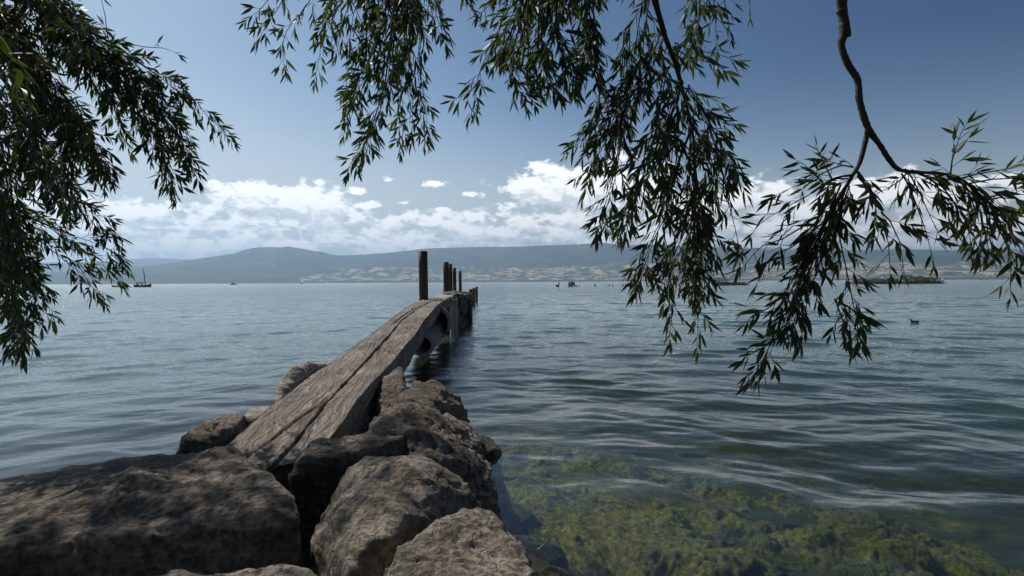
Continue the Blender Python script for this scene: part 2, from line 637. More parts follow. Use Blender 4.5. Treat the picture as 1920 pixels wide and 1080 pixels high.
def bed_z(x, y):
    """height of the lake bed / shore"""
    # distance from the spit of rocks that runs out under the timber
    ax = np.where(y < 5.2, -0.45 - 0.22 * y, -1.6)
    ax = np.where(y < 5.2, np.interp(y, [-4, 0.0, 1.5, 2.6, 3.6, 5.2], [0.0, -0.1, -0.35, -0.7, -1.0, -1.4]), ax)
    hw = np.interp(y, [-4, 0.0, 1.5, 2.3, 3.2, 4.4, 5.4], [9.0, 3.0, 1.25, 0.8, 0.55, 0.35, 0.0])
    dx = np.maximum(np.abs(x - ax) - hw, 0)
    dy = np.maximum(y - 5.2, 0)
    d = np.sqrt(dx * dx + dy * dy)
    right = np.clip((x - ax) / 0.8, -1, 1)
    slope = np.where(right > 0, 0.11, 0.36)
    z = 0.02 - np.minimum(d, 0.5) * 0.62 - np.maximum(d - 0.5, 0) * slope * np.where(y < 4.5, 0.72, 1.0)
    z = np.maximum(z, -3.5 - 0.0 * d)
    # the bank behind the camera
    bank = np.clip((-0.6 - y) / 2.0, 0, 1)
    z = z + bank * bank * (3 - 2 * bank) * 0.75
    return z


def bed_full(x, y):
    p = np.stack([x, y, np.zeros_like(x)], -1)
    return bed_z(x, y) + 0.045 * fbm(p * 1.7, 4, 5) + 0.012 * fbm(p * 13.0, 3, 8)


xs = np.concatenate([-np.geomspace(3.5, 400, 40)[::-1], np.linspace(-3.4, 8.0, 380), 8 + np.geomspace(0.2, 400, 40)])
ys = np.concatenate([-np.geomspace(1.2, 200, 26)[::-1], np.linspace(-1.1, 9.0, 330), 9 + np.geomspace(0.2, 9000, 46)])
X, Y = np.meshgrid(xs, ys, indexing='ij')
Z = bed_full(X.ravel(), Y.ravel())
me = mesh_np('lake_bed', np.stack([X.ravel(), Y.ravel(), Z], -1), grid_faces(len(xs), len(ys)))
m, t, out = new_mat('bed_silt')
geo = t.new('ShaderNodeNewGeometry')
P = geo.outputs['Position']
n1 = t.noise(P, 0.9, 7, 0.65, 0.4)
n2 = t.noise(t.scalev(P, (1, 1.6, 1), rot=(0, 0, 0.5)), 5.0, 6, 0.7, 0.6)
n3 = t.noise(P, 60.0, 4, 0.7)
c = t.ramp(n2, [(0.36, (0.020, 0.024, 0.008)), (0.5, (0.065, 0.068, 0.018)), (0.62, (0.15, 0.135, 0.05)), (0.7, (0.28, 0.25, 0.15))])
c = t.mix(t.smooth(n1, 0.42, 0.58), c, t.mix(n3, (0.006, 0.012, 0.010, 1), (0.035, 0.042, 0.022, 1)))
sp = t.new('ShaderNodeSeparateXYZ')
t.l.new(P, sp.inputs[0])
c = t.mix(t.smooth(sp.outputs[2], -0.10, -0.01), c, (0.022, 0.019, 0.014, 1))
c = t.mix(t.smooth(sp.outputs[2], 0.16, 0.3), c, t.ramp(n2, [(0.4, (0.03, 0.04, 0.015)), (0.6, (0.10, 0.09, 0.05))]))
b = t.new('ShaderNodeBsdfPrincipled', in_Roughness=0.95)
t.put(b.inputs['Base Color'], c)
t.put(b.inputs['Normal'], t.bump(t.math('ADD', n2, t.math('MULTIPLY', n3, 0.3)), 0.02))
t.l.new(b.outputs[0], out.inputs[0])
bedo = link('lake_bed', me, m)
tag(bedo, kind='structure')

# ---- weed on the bed: a matted, tufted sheet that pokes out of the silt in patches
gx = np.linspace(-0.4, 6.5, 640)
gy = np.linspace(1.2, 6.4, 520)
X, Y = np.meshgrid(gx, gy, indexing='ij')
x, y = X.ravel(), Y.ravel()
p = np.stack([x, y, np.zeros_like(x)], -1)
pw = p + 0.18 * np.stack([fbm(p * 3, 3, 31), fbm(p * 3, 3, 41), np.zeros_like(x)], -1)


def spot(cx, cy, rx, ry, rot=0.0):
    c_, s_ = math.cos(rot), math.sin(rot)
    u = (x - cx) * c_ + (y - cy) * s_
    v = -(x - cx) * s_ + (y - cy) * c_
    return np.exp(-((u / rx) ** 2 + (v / ry) ** 2))


A = atz(1130, 1000, -0.3)
Bp = atz(1090, 850, -0.4)
mask = 1.1 * spot(A.x, A.y, 0.62, 0.62, -0.4) + 0.9 * spot(Bp.x, Bp.y, 0.8, 0.35, -0.3)
for (px, py, rx, ry, wt) in [(1290, 890, 0.7, 0.3, 0.75), (1480, 1010, 1.0, 0.3, 0.75), (1750, 1040, 0.9, 0.3, 0.6), (1350, 1060, 0.5, 0.25, 0.6), (1250, 1060, 0.4, 0.25, 0.75), (1640, 950, 0.9, 0.3, 0.55), (1000, 930, 0.4, 0.5, 1.0), (1045, 1040, 0.35, 0.35, 0.9), (955, 850, 0.35, 0.35, 0.7), (1230, 740, 0.8, 0.35, 0.5), (1450, 840, 0.9, 0.35, 0.55)]:
    q = atz(px, py, -0.35)
    mask = mask + wt * spot(q.x, q.y, rx, ry, -0.45)
tuft = 0.5 + 0.5 * ridged(pw * 17.0, 4, 61, 0.62)
hh = -0.078 + 0.16 * np.clip(mask + 0.45 * fbm(pw * 2.2, 4, 51), 0, 1.3) + 0.012 * (tuft - 0.5) + 0.010 * fbm(pw * 55, 2, 71)
Zb = bed_full(x, y)
z = np.minimum(Zb + hh, -0.065 - 0.035 * (1 - tuft) - 0.03 * np.abs(fbm(pw * 6, 3, 99)))
me = mesh_np('algae', np.stack([x, y, z], -1), grid_faces(len(gx), len(gy)))
m, t, out = new_mat('algae_green')
geo = t.new('ShaderNodeNewGeometry')
P = geo.outputs['Position']
n1 = t.noise(P, 2.4, 6, 0.65, 0.3)
n2 = t.noise(P, 26.0, 7, 0.78, 0.5)
n3 = t.noise(t.scalev(P, (1.0, 1.7, 1.0), rot=(0, 0, 0.5)), 3.4, 7, 0.75, 1.2)
c = t.ramp(n2, [(0.34, (0.03, 0.038, 0.006)), (0.45, (0.13, 0.14, 0.014)), (0.55, (0.30, 0.29, 0.03)), (0.68, (0.56, 0.49, 0.11))])
c = t.mix(t.smooth(n1, 0.50, 0.62), c, (0.035, 0.045, 0.012, 1))
silt = t.math('MULTIPLY', t.smooth(t.math('ABSOLUTE', t.math('SUBTRACT', n3, 0.5)), 0.045, 0.005), t.smooth(n2, 0.36, 0.54))
c = t.mix(t.math('MULTIPLY', silt, 0.75), c, (0.30, 0.26, 0.17, 1))
b = t.new('ShaderNodeBsdfPrincipled', in_Roughness=0.9)
t.put(b.inputs['Base Color'], c)
t.put(b.inputs['Normal'], t.bump(n2, 0.04))
t.l.new(b.outputs[0], out.inputs[0])
alg = link('algae', me, m)
tag(alg, 'green algae and weed matted over the shallow lake bed', 'algae', kind='stuff')

# ------------------------------------------------------------------ water
nth_f = 760
th = np.concatenate([np.linspace(-60, 60, nth_f), np.linspace(61, 299, 60)])
th = np.radians(th)
rr = np.concatenate([np.geomspace(0.4, 2.0, 16)[:-1], np.geomspace(2.0, 60.0, 620), np.geomspace(61, 12000, 90)])
RR, TH = np.meshgrid(rr, th, indexing='ij')
x = (RR * np.sin(TH)).ravel()
y = (RR * np.cos(TH)).ravel()
r = RR.ravel()
spacing = r * R(120.0 / nth_f)
p2 = np.stack([x, y, np.zeros_like(x)], -1)
wr = random.Random(5)
z = np.zeros_like(x)
wx = x + 0.20 * vnoise(p2 * 0.55, 3) + 0.07 * vnoise(p2 * 1.9, 13)
wy = y + 0.20 * vnoise(p2 * 0.55, 4) + 0.07 * vnoise(p2 * 1.9, 14)
for k in range(54):
    lam = 0.17 * (11.0 ** (wr.random() ** 1.25))
    kk = 2 * math.pi / lam
    slope = 0.020 * wr.uniform(0.6, 1.2) * (1.25 if lam > 0.45 else 0.85)
    if k % 3 < 2:
        cx, cy = wr.uniform(-5, 5), wr.uniform(-7.0, -1.5)
        ph = kk * np.sqrt((wx - cx) ** 2 + (wy - cy) ** 2)
    else:
        a_ = R(wr.gauss(4, 24))
        ph = kk * (wx * math.sin(a_) + wy * math.cos(a_))
    mod = 0.62 + 0.75 * vnoise(p2 * (0.35 / max(lam, 0.3)) + k * 3.7, 100 + k)
    fade = np.clip(1.6 - spacing / (lam * 0.22), 0, 1)
    s_ = np.sin(ph + wr.uniform(0, 6.28))
    s_ = s_ + 0.18 * np.sin(2 * ph + 1.0)
    z += slope / kk * s_ * mod * fade
calm = np.clip((r - 1.8) / 3.4, 0.22, 1.0)
leftside = np.clip(-(x) / 4.0, 0, 1) * 0.25
shoal = np.clip((-bed_z(x, y) - 0.02) / 0.45, 0.12, 1.0)
z *= calm * shoal * (1 - leftside) * 1.5
dep = np.clip(-bed_z(x, y), 0, 4)
me = mesh_np('water', np.stack([x, y, z], -1), grid_faces(len(rr), len(th), wrap=True))
a = me.attributes.new('depth', 'FLOAT', 'POINT')
a.data.foreach_set('value', dep.astype(np.float32))
m, t, out = new_mat('lake_water')
geo = t.new('ShaderNodeNewGeometry')
P = geo.outputs['Position']
dp = t.new('ShaderNodeAttribute', attribute_name='depth').outputs['Fac']
ln = t.new('ShaderNodeVectorMath', operation='LENGTH')
t.l.new(P, ln.inputs[0])
dist = ln.outputs['Value']
far = t.smooth(dist, 8.0, 60.0)
vfar = t.smooth(dist, 60.0, 1500.0)
Pa = t.scalev(P, (0.8, 1.5, 1.0))
b1 = t.noise(Pa, 10.0, 4, 0.55, 0.5)
b2 = t.noise(t.scalev(P, (0.55, 1.3, 1.0)), 1.7, 5, 0.55, 0.3)
b3 = t.noise(t.scalev(P, (0.5, 1.2, 1.0)), 0.25, 4, 0.5)
near_amp = t.smooth(dist, 2.5, 12.0, 0.10, 1.0)
h = t.math('ADD', t.math('MULTIPLY', b1, t.math('MULTIPLY', near_amp, 0.015)), t.math('MULTIPLY', b2, t.math('MULTIPLY', far, 0.11)))
h = t.math('ADD', h, t.math('MULTIPLY', b3, t.math('MULTIPLY', vfar, 0.5)))
nrm = t.bump(h, 1.0, 1.0)
fr = t.new('ShaderNodeFresnel', in_IOR=1.40)
t.l.new(nrm, fr.inputs['Normal'])
gl = t.new('ShaderNodeBsdfGlossy')
gl.inputs['Color'].default_value = (1, 1, 1, 1)
t.put(gl.inputs['Roughness'], t.math('ADD', 0.008, t.math('MULTIPLY', far, 0.12)))
t.l.new(nrm, gl.inputs['Normal'])
tr = t.new('ShaderNodeBsdfTransparent')
t.put(tr.inputs[0], t.mix(t.smooth(dp, 0.0, 1.2), (0.92, 0.95, 0.86, 1), (0.50, 0.66, 0.42, 1)))
df = t.new('ShaderNodeBsdfDiffuse')
t.put(df.inputs['Color'], t.mix(t.smooth(dp, 0.35, 1.3), (0.030, 0.042, 0.020, 1), (0.046, 0.096, 0.086, 1)))
murk = t.math('SUBTRACT', 1.0, t.math('POWER', 2.718, t.math('MULTIPLY', t.math('POWER', dp, 1.5), -0.9)))
mx1 = t.new('ShaderNodeMixShader')
t.put(mx1.inputs[0], murk)
t.l.new(tr.outputs[0], mx1.inputs[1])
t.l.new(df.outputs[0], mx1.inputs[2])
mx2 = t.new('ShaderNodeMixShader')
t.l.new(fr.outputs[0], mx2.inputs[0])
t.l.new(mx1.outputs[0], mx2.inputs[1])
t.l.new(gl.outputs[0], mx2.inputs[2])
t.l.new(mx2.outputs[0], out.inputs[0])
wat = link('water', me, m)
tag(wat, kind='structure')

# ------------------------------------------------------------------ hills across the lake
def ridge_profile(px, pts):
    return np.interp(px, [q[0] for q in pts], [q[1] for q in pts])


def horizon_px(px):
    return 533.4 - 0.0054 * px


def hills(name, r0, r1, prof, seed, mat, nr=150, na=700, azr=(-66, 66), back=2500, pw_=1.0, fieldstep=True):
    azs = np.radians(np.linspace(azr[0], azr[1], na))
    rs = np.concatenate([np.linspace(r0 - 150, r1, nr), np.linspace(r1 + 60, r1 + back, 24)])
    RR, AA = np.meshgrid(rs, azs, indexing='ij')
    px = 960 + FPX * np.tan(np.clip(AA, -1.15, 1.15))
    hpx = np.maximum(horizon_px(px) - ridge_profile(px, prof), 0)
    ridge_h = hpx / FPX * r1 * np.cos(AA) ** 1.0 * 1.0 + 1.3     # hpx is at tangent plane: distance along the axis
    s = np.clip((RR - r0) / (r1 - r0), 0, None)
    if fieldstep:
        prof_s = np.interp(s, [0, 0.02, 0.25, 0.5, 0.7, 0.9, 1.0], [0, 0.02, 0.16, 0.36, 0.62, 0.93, 1.0])
    else:
        prof_s = np.interp(s, [0, 0.02, 0.5, 1.0], [0, 0.02, 0.45, 1.0])
    fall = np.clip(1 - (RR - r1) / back, 0, 1)
    prof_s = np.where(RR > r1, np.clip(fall, 0, 1) * 0.97 + 0.0, prof_s)
    X_ = RR * np.sin(AA)
    Y_ = RR * np.cos(AA)
    p = np.stack([X_.ravel(), Y_.ravel(), np.zeros(X_.size)], -1)
    nz = fbm(p / 900.0, 4, seed).reshape(X_.shape) * 75 + ridged(p / 600.0, 3, seed + 4).reshape(X_.shape) * 22 + fbm(p / 140.0, 3, seed + 9).reshape(X_.shape) * 9
    env = np.sin(np.clip(s, 0, 1) * math.pi) ** 0.8 * np.clip(s * 1.6 - 0.15, 0.12, 1)
    Z_ = prof_s * ridge_h + nz * env * np.clip(ridge_h / 400, 0, 1) + np.where(s > 0.9, 1, 0) * 0
    Z_ = Z_ + fbm(p / 55.0, 2, seed + 21).reshape(X_.shape) * 3.0 * np.clip(s * 8, 0, 1)
    Z_ = np.where(RR < r0, -3.0, np.maximum(Z_, 0.6))
    me = mesh_np(name, np.stack([X_.ravel(), Y_.ravel(), Z_.ravel()], -1), grid_faces(len(rs), na))
    o = link(name, me, mat)
    tag(o, kind='structure')
    return o


def hill_mat(name, fields=True):
    m, t, out = new_mat(name)
    geo = t.new('ShaderNodeNewGeometry')
    P = geo.outputs['Position']
    sp = t.new('ShaderNodeSeparateXYZ')
    t.l.new(P, sp.inputs[0])
    n = t.noise(P, 0.011, 6, 0.65)
    n_w = t.noise(P, 0.0022, 5, 0.65)
    forest = t.ramp(t.math('ADD', t.math('MULTIPLY', n, 0.4), t.math('MULTIPLY', n_w, 0.6)), [(0.38, (0.010, 0.020, 0.012)), (0.50, (0.03, 0.046, 0.022)), (0.62, (0.085, 0.105, 0.05))])
    c = forest
    if fields:
        v = t.new('ShaderNodeTexVoronoi')
        t.put(v.inputs['Vector'], t.scalev(P, (1.0, 0.55, 0.0)))
        v.inputs['Scale'].default_value = 0.0085
        sc = t.new('ShaderNodeSeparateColor')
        t.l.new(v.outputs['Color'], sc.inputs[0])
        fc = t.ramp(sc.outputs[0], [(0.0, (0.05, 0.075, 0.03)), (0.2, (0.12, 0.135, 0.055)), (0.32, (0.42, 0.35, 0.22)), (0.6, (0.52, 0.45, 0.30)), (0.72, (0.24, 0.22, 0.12)), (0.8, (0.46, 0.39, 0.26))], 'CONSTANT')
        wood = t.smooth(t.noise(t.scalev(P, (1, 1.0, 0)), 0.0075, 6, 0.7), 0.47, 0.54)
        fc = t.mix(wood, fc, forest)
        # fields lie on the lower slopes and thin out towards the west
        ed = t.math('ADD', sp.outputs[2], t.math('MULTIPLY', t.math('SUBTRACT', t.noise(P, 0.0011, 4, 0.6), 0.5), 420.0))
        low = t.smooth(ed, 215.0, 165.0)
        west = t.smooth(sp.outputs[0], -3000.0, -1500.0)
        east = t.smooth(sp.outputs[0], 6500.0, 3200.0, 0.35, 1.0)
        mk = t.math('MULTIPLY', t.math('MULTIPLY', low, west), east)
        mk = t.smooth(t.math('ADD', mk, t.math('MULTIPLY', t.math('SUBTRACT', t.noise(P, 0.002, 5, 0.6), 0.5), 0.9)), 0.45, 0.55)
        c = t.mix(t.math('MULTIPLY', mk, t.smooth(sp.outputs[2], 12.0, 30.0)), forest, fc)
    b = t.new('ShaderNodeBsdfPrincipled', in_Roughness=0.95)
    b.inputs['Specular IOR Level'].default_value = 0.1
    t.put(b.inputs['Base Color'], c)
    t.put(b.inputs['Normal'], t.bump(t.noise(P, 0.03, 4, 0.7), 14.0))
    t.l.new(b.outputs[0], out.inputs[0])
    return m


M_hillF = hill_mat('hill_fields')
M_hillB = hill_mat('hill_forest', False)
main_prof = [(-2600, 500), (-400, 505), (60, 512), (200, 505), (300, 496), (352, 488), (390, 482), (440, 476), (460, 469), (484, 465), (510, 464), (545, 464), (565, 467),
             (600, 473), (622, 478), (640, 479), (696, 476), (730, 474), (760, 471), (790, 467), (820, 465), (900, 463), (975, 462), (1040, 460), (1085, 458), (1112, 456), (1136, 455),
             (1150, 458), (1168, 461), (1200, 459), (1250, 461), (1320, 464), (1400, 468), (1500, 472), (1600, 470), (1700, 467), (1800, 471), (1920, 476), (2300, 480), (3500, 478)]
hills('hills', 5600, 8600, main_prof, 3, M_hillF)
back_prof = [(-3000, 480), (-600, 486), (0, 492), (100, 492), (180, 491), (220, 487), (280, 484), (330, 485), (355, 487), (400, 486), (480, 490), (700, 500), (1100, 490), (1300, 462), (1500, 466),
             (1700, 470), (1920, 466), (2400, 462), (3500, 470)]
hills('mountains', 11000, 13500, back_prof, 8, M_hillB, nr=50, na=420, back=1500, fieldstep=False)


# ------------------------------------------------------------------ rocks
_ico = None


def ico(n):
    global _ico
    if _ico is None:
        _ico = {}
    if n not in _ico:
        bm = bmesh.new()
        bmesh.ops.create_icosphere(bm, subdivisions=n, radius=1.0)
        V = np.array([v.co[:] for v in bm.verts])
        F = np.array([[v.index for v in f.verts] for f in bm.faces])
        bm.free()
        _ico[n] = (V, F)
    return _ico[n]


def rock(pts, label, mat, seed, rough=1.0, sub=6, p=11.0, base=-0.35, flare=1.12, group='boulders of the rocky spit', name='rock', strata=(0.3, 0.25, 1.0), sdir=1.0):
    """a boulder from the points of its upper surface: rounded convex facets, layered and pitted"""
    top = [Vector(q) if len(q) == 3 and isinstance(q, Vector) else at(*q) for q in pts]
    c0 = sum(top, Vector()) / len(top)
    low = []
    for q in top:
        f = flare
        low.append(Vector((c0.x + (q.x - c0.x) * f, c0.y + (q.y - c0.y) * f, min(base, q.z - 0.15))))
    bm = bmesh.new()
    for q in top + low:
        bm.verts.new(q)
    bmesh.ops.convex_hull(bm, input=bm.verts)
    bm.normal_update()
    c = Vector((c0.x, c0.y, (c0.z + base) * 0.5))
    N, H = [], []
    for f in bm.faces:
        if f.calc_area() < 1e-5:
            continue
        n = f.normal.copy()
        h = n.dot(f.calc_center_median() - c)
        if h < 0:
            n, h = -n, -h
        N.append(n[:])
        H.append(max(h, 0.02))
    bm.free()
    N = np.array(N)
    H = np.array(H)
    rg = np.random.default_rng(seed + 500)
    ptsn = np.array([q[:] for q in top + low]) - np.array(c[:])
    ex_ = rg.normal(size=(16, 3))
    ex_[:, 2] = np.abs(ex_[:, 2]) * 0.7
    ex_ /= np.linalg.norm(ex_, axis=1)[:, None]
    hx = (ptsn @ ex_.T).max(0) * rg.uniform(0.88, 0.99, 16)
    N = np.vstack([N, ex_])
    H = np.concatenate([H, np.maximum(hx, 0.03)])
    p = p * 1.7
    D, F = ico(sub)
    q = np.clip(D @ N.T / H[None, :], 0, None)
    # de-duplicate near coplanar faces through a max-like norm
    rad = (np.sum(q ** p, axis=1)) ** (-1.0 / p)
    rad = rad * 1.03
    V = D * rad[:, None]
    size = float(np.mean(rad))
    W = V + np.array(c[:])
    sd_ = np.array(strata) / np.linalg.norm(strata)
    # coordinate squeezed along the bedding direction
    al = W @ sd_
    Q = W + np.outer(al, sd_) * 3.2
    n_big = fbm(W * 1.7 / max(size, 0.25) * 0.6, 3, seed)
    n_lay = ridged(Q * 2.3, 5, seed + 20, 0.55)
    n_mid = fbm(W * 9.0, 4, seed + 40, 0.6)
    Wr = W + 0.05 * np.stack([fbm(W * 4, 3, seed + 70), fbm(W * 4, 3, seed + 80), fbm(W * 4, 3, seed + 90)], -1)
    cr = np.abs(vnoise(Wr * np.array([4.2, 4.2, 6.5]), seed + 50))
    n_bil = np.exp(-(cr / 0.07) ** 2) * np.clip(0.5 + 1.5 * vnoise(W * 3.0, seed + 52), 0, 1.2) - 0.5
    n_pit = np.clip(fbm(Wr * 16.0, 4, seed + 53, 0.65) - 0.25, 0, 1)
    n_fin = fbm(W * 38.0, 3, seed + 60, 0.6)
    disp = size * 0.07 * n_big + rough * (0.015 * n_lay + 0.005 * n_mid - 0.010 * n_bil - 0.004 * n_pit + 0.003 * n_fin)
    V = V * (1 + (disp / np.maximum(rad, 0.05)))[:, None]
    me = mesh_np(name, V, F)
    o = link(name, me, mat)
    o.location = c
    tag(o, label, 'rock', group)
    return o


rock([(-120, 915, 2.45), (0, 899, 2.5), (84, 876, 2.6), (176, 860, 2.7), (281, 855, 2.72), (352, 846, 2.65), (440, 840, 2.5), (497, 852, 2.3), (525, 886, 2.15), (554, 930, 2.0),
      (566, 975, 1.88), (560, 990, 1.84), (400, 985, 1.86), (250, 1000, 1.8), (80, 1020, 1.72), (-120, 1045, 1.66)],
     'largest dark flat-topped boulder filling the lower left corner', M_rock, 1, 0.95, 7, p=16, flare=1.03, base=-0.2)
rock([(322, 834, 3.15), (335, 808, 3.2), (368, 789, 3.35), (425, 780, 3.6), (468, 773, 3.9), (450, 792, 3.5), (408, 815, 3.2)],
     'dark rounded rock left of the near end of the timber', M_rock, 2, 0.9, 6, flare=1.0)
rock([(452, 772, 3.75), (470, 762, 3.95), (515, 756, 4.1), (540, 762, 4.1), (540, 780, 3.8), (480, 780, 3.7)],
     'small low pale rock beside the left edge of the timber', M_rockp, 3, 0.7, 5)
rock([(520, 755, 4.15), (518, 722, 4.3), (528, 700, 4.45), (560, 688, 4.75), (606, 671, 5.1), (618, 673, 5.5), (566, 742, 4.6), (532, 768, 4.2)],
     'pale sunlit rock behind the left edge of the timber', M_rockp, 4, 1.0, 6, p=16, flare=1.0)
rock([(704, 770, 4.3), (712, 712, 4.7), (734, 686, 4.9), (752, 678, 4.95), (762, 712, 4.8), (765, 740, 4.5), (720, 790, 4.1)],
     'upright dark rock in the shade right under the timber', M_rock, 5, 0.9, 6)
rock([(728, 770, 4.4), (748, 735, 4.7), (776, 713, 4.85), (806, 706, 4.95), (838, 716, 5.0), (862, 742, 5.1), (880, 778, 4.9), (800, 775, 4.2), (740, 800, 3.9)],
     'rough rock farthest out at the water on the right of the timber', M_rock3, 6, 1.4, 6, base=-0.6, flare=1.05)
rock([(682, 818, 3.0), (706, 796, 3.2), (722, 774, 3.4), (746, 760, 3.5), (795, 758, 3.75), (846, 772, 4.1), (884, 800, 4.4), (886, 850, 3.8), (912, 900, 3.25), (938, 955, 2.85), (860, 868, 2.75), (800, 800, 3.1), (760, 830, 2.75)],
     'craggy rock with rusty lichen along the right side of the spit', M_rock3, 7, 1.8, 7, p=15, base=-0.6, flare=1.03)
rock([(540, 915, 2.55), (552, 868, 2.7), (572, 835, 2.8), (600, 826, 2.88), (660, 818, 2.95), (745, 806, 3.0), (760, 822, 2.85), (690, 842, 2.66), (600, 866, 2.6), (550, 900, 2.55)],
     'squarish brown rock directly below the near end of the timber', M_rock, 8, 1.0, 6, p=14)
rock([(590, 1060, 1.9), (592, 995, 2.05), (622, 930, 2.25), (665, 864, 2.48), (698, 836, 2.48), (742, 832, 2.43), (798, 866, 2.25), (765, 928, 1.95), (706, 1000, 1.72), (655, 1055, 1.6), (862, 890, 2.36), (905, 938, 2.32), (850, 985, 2.2)],
     'tall smooth grey rock with a bright slanting left face', M_rock2, 9, 0.75, 7, p=16, flare=1.0)
rock([(700, 1085, 1.45), (735, 1030, 1.55), (790, 968, 1.72), (835, 940, 1.82), (880, 934, 1.85), (930, 955, 1.82), (975, 1000, 1.72), (1003, 1045, 1.62), (1010, 1090, 1.52), (860, 1110, 1.36)],
     'pitted rounded boulder at the bottom centre of the picture', M_rock2, 10, 1.15, 7, p=12, flare=1.08)
rock([(880, 832, 4.0), (892, 814, 4.15), (915, 812, 4.2), (940, 830, 4.1), (925, 846, 3.95), (888, 848, 3.9)],
     'small wet rock at the water edge right of the craggy rock', M_rockm, 11, 0.8, 5)
rock([(275, 1088, 1.34), (345, 1063, 1.38), (430, 1052, 1.42), (520, 1054, 1.42), (585, 1078, 1.38), (610, 1120, 1.28), (430, 1150, 1.2), (290, 1130, 1.2)],
     'brown rock just showing along the bottom edge', M_rock2, 12, 1.0, 6, flare=1.0, base=0.0)
rock([(1008, 1075, 2.25), (1028, 1060, 2.3), (1055, 1062, 2.3), (1074, 1080, 2.25), (1050, 1110, 2.15), (1010, 1110, 2.15)],
     'small mossy green rock in the shallows at the bottom edge', M_rockm, 13, 0.9, 5)
rock([Vector((-1.75, 3.9, 0.22)), Vector((-1.2, 3.9, 0.25)), Vector((-1.1, 4.7, 0.25)), Vector((-1.8, 4.7, 0.2))],
     'dark rock wedged under the timber at the tip of the spit', M_rock, 14, 1.0, 5)
rock([Vector((-1.65, 2.95, 0.08)), Vector((-1.1, 2.9, 0.10)), Vector((-1.05, 3.6, 0.16)), Vector((-1.7, 3.6, 0.14))],
     'dark rock in the gap beneath the near end of the timber', M_rock, 15, 1.0, 5)

for i_, (x_, y_, z_, w_, lb_) in enumerate([(0.13, 2.05, -0.06, 0.30, 'dark drowned stone against the foot of the pitted boulder'), (0.02, 2.62, -0.05, 0.26, 'dark drowned stone below the tall smooth rock'),
                                            (-0.10, 3.15, -0.07, 0.24, 'dark drowned stone at the foot of the craggy rock'), (0.34, 2.38, -0.16, 0.22, 'small drowned stone in the weed off the pitted boulder'),
                                            (0.02, 1.72, 0.02, 0.24, 'wet dark stone tucked beside the pitted boulder at the bottom edge')]):
    ps_ = [Vector((x_ + w_ * math.cos(a_) * (0.8 + 0.3 * math.sin(3 * a_ + i_)), y_ + w_ * 0.9 * math.sin(a_), z_ + 0.03 * math.sin(2 * a_ + i_))) for a_ in [k * math.pi / 3 + i_ for k in range(6)]]
    rock(ps_, lb_, M_rockm, 40 + i_, 1.1, 5, base=-0.7, flare=1.05, group='drowned stones along the foot of the spit')

# ------------------------------------------------------------------ the big weathered timber
bp = [(3.10, -1.44, 0.965 - 0.62), (3.4, -1.44, 0.345), (3.9, -1.44, 0.455), (4.5, -1.49, 0.44), (5.6, -1.55, 0.505), (7.6, -1.56, 0.73), (9.4, -1.58, 0.875), (10.8, -1.60, 0.945), (11.9, -1.63, 0.95)]
bz = np.array([[3.0, 0.275], [3.4, 0.335], [4.0, 0.425], [4.6, 0.475], [5.6, 0.545], [6.6, 0.635], [7.6, 0.735], [8.8, 0.845], [10.0, 0.92], [11.3, 0.95], [12.0, 0.945]])
NL, NW, NTk = 760, 100, 30
BW, BT = 0.60, 0.27
u = np.linspace(0, 1, NL)
yy = 3.02 + (11.9 - 3.02) * u ** 1.35
zt = np.interp(yy, bz[:, 0], bz[:, 1])
for _ in range(60):
    zt[1:-1] = (zt[:-2] + 2 * zt[1:-1] + zt[2:]) / 4
xc = -1.44 - 0.0195 * (yy - 3.0)
prof = []
for i in range(NW):
    prof.append((-0.5 + i / NW, 0.0, i / NW))
for i in range(NTk):
    prof.append((0.5, -i / NTk, 1 + i / NTk * 0.45))
for i in range(NW // 2):
    prof.append((0.5 - i / (NW // 2), -1.0, 1.5 + i / NW))
for i in range(NTk):
    prof.append((-0.5, -1 + i / NTk, 2.5 + i / NTk * 0.45))
prof = np.array(prof)
NP = len(prof)
U = np.repeat(yy, NP)
acr = np.tile(prof[:, 2], NL)
taper = np.interp(U, [3.0, 5.6, 7.6, 9.0, 12.0], [1.0, 1.0, 0.86, 0.82, 0.78])
px_ = np.tile(prof[:, 0], NL) * BW * taper
pz_ = np.tile(prof[:, 1], NL) * BT * np.interp(U, [3.0, 6.0, 10.0, 12.0], [1.0, 0.98, 0.74, 0.70])
# round the arrises
rr_ = 0.018
ex = BW / 2 * taper - np.abs(px_)
wear = 0.012 * (1 + fbm(np.stack([U * 3, px_ * 2, pz_], -1), 3, 77))
XX = np.repeat(xc, NP) + px_
ZZ = np.repeat(zt, NP) + pz_
q3 = np.stack([U, px_, pz_], -1)
istop = (pz_ > -0.001) & (ex > 0.0)
edge_drop = np.where(istop, np.exp(-ex / 0.010) * (0.002 + 0.5 * wear), 0)
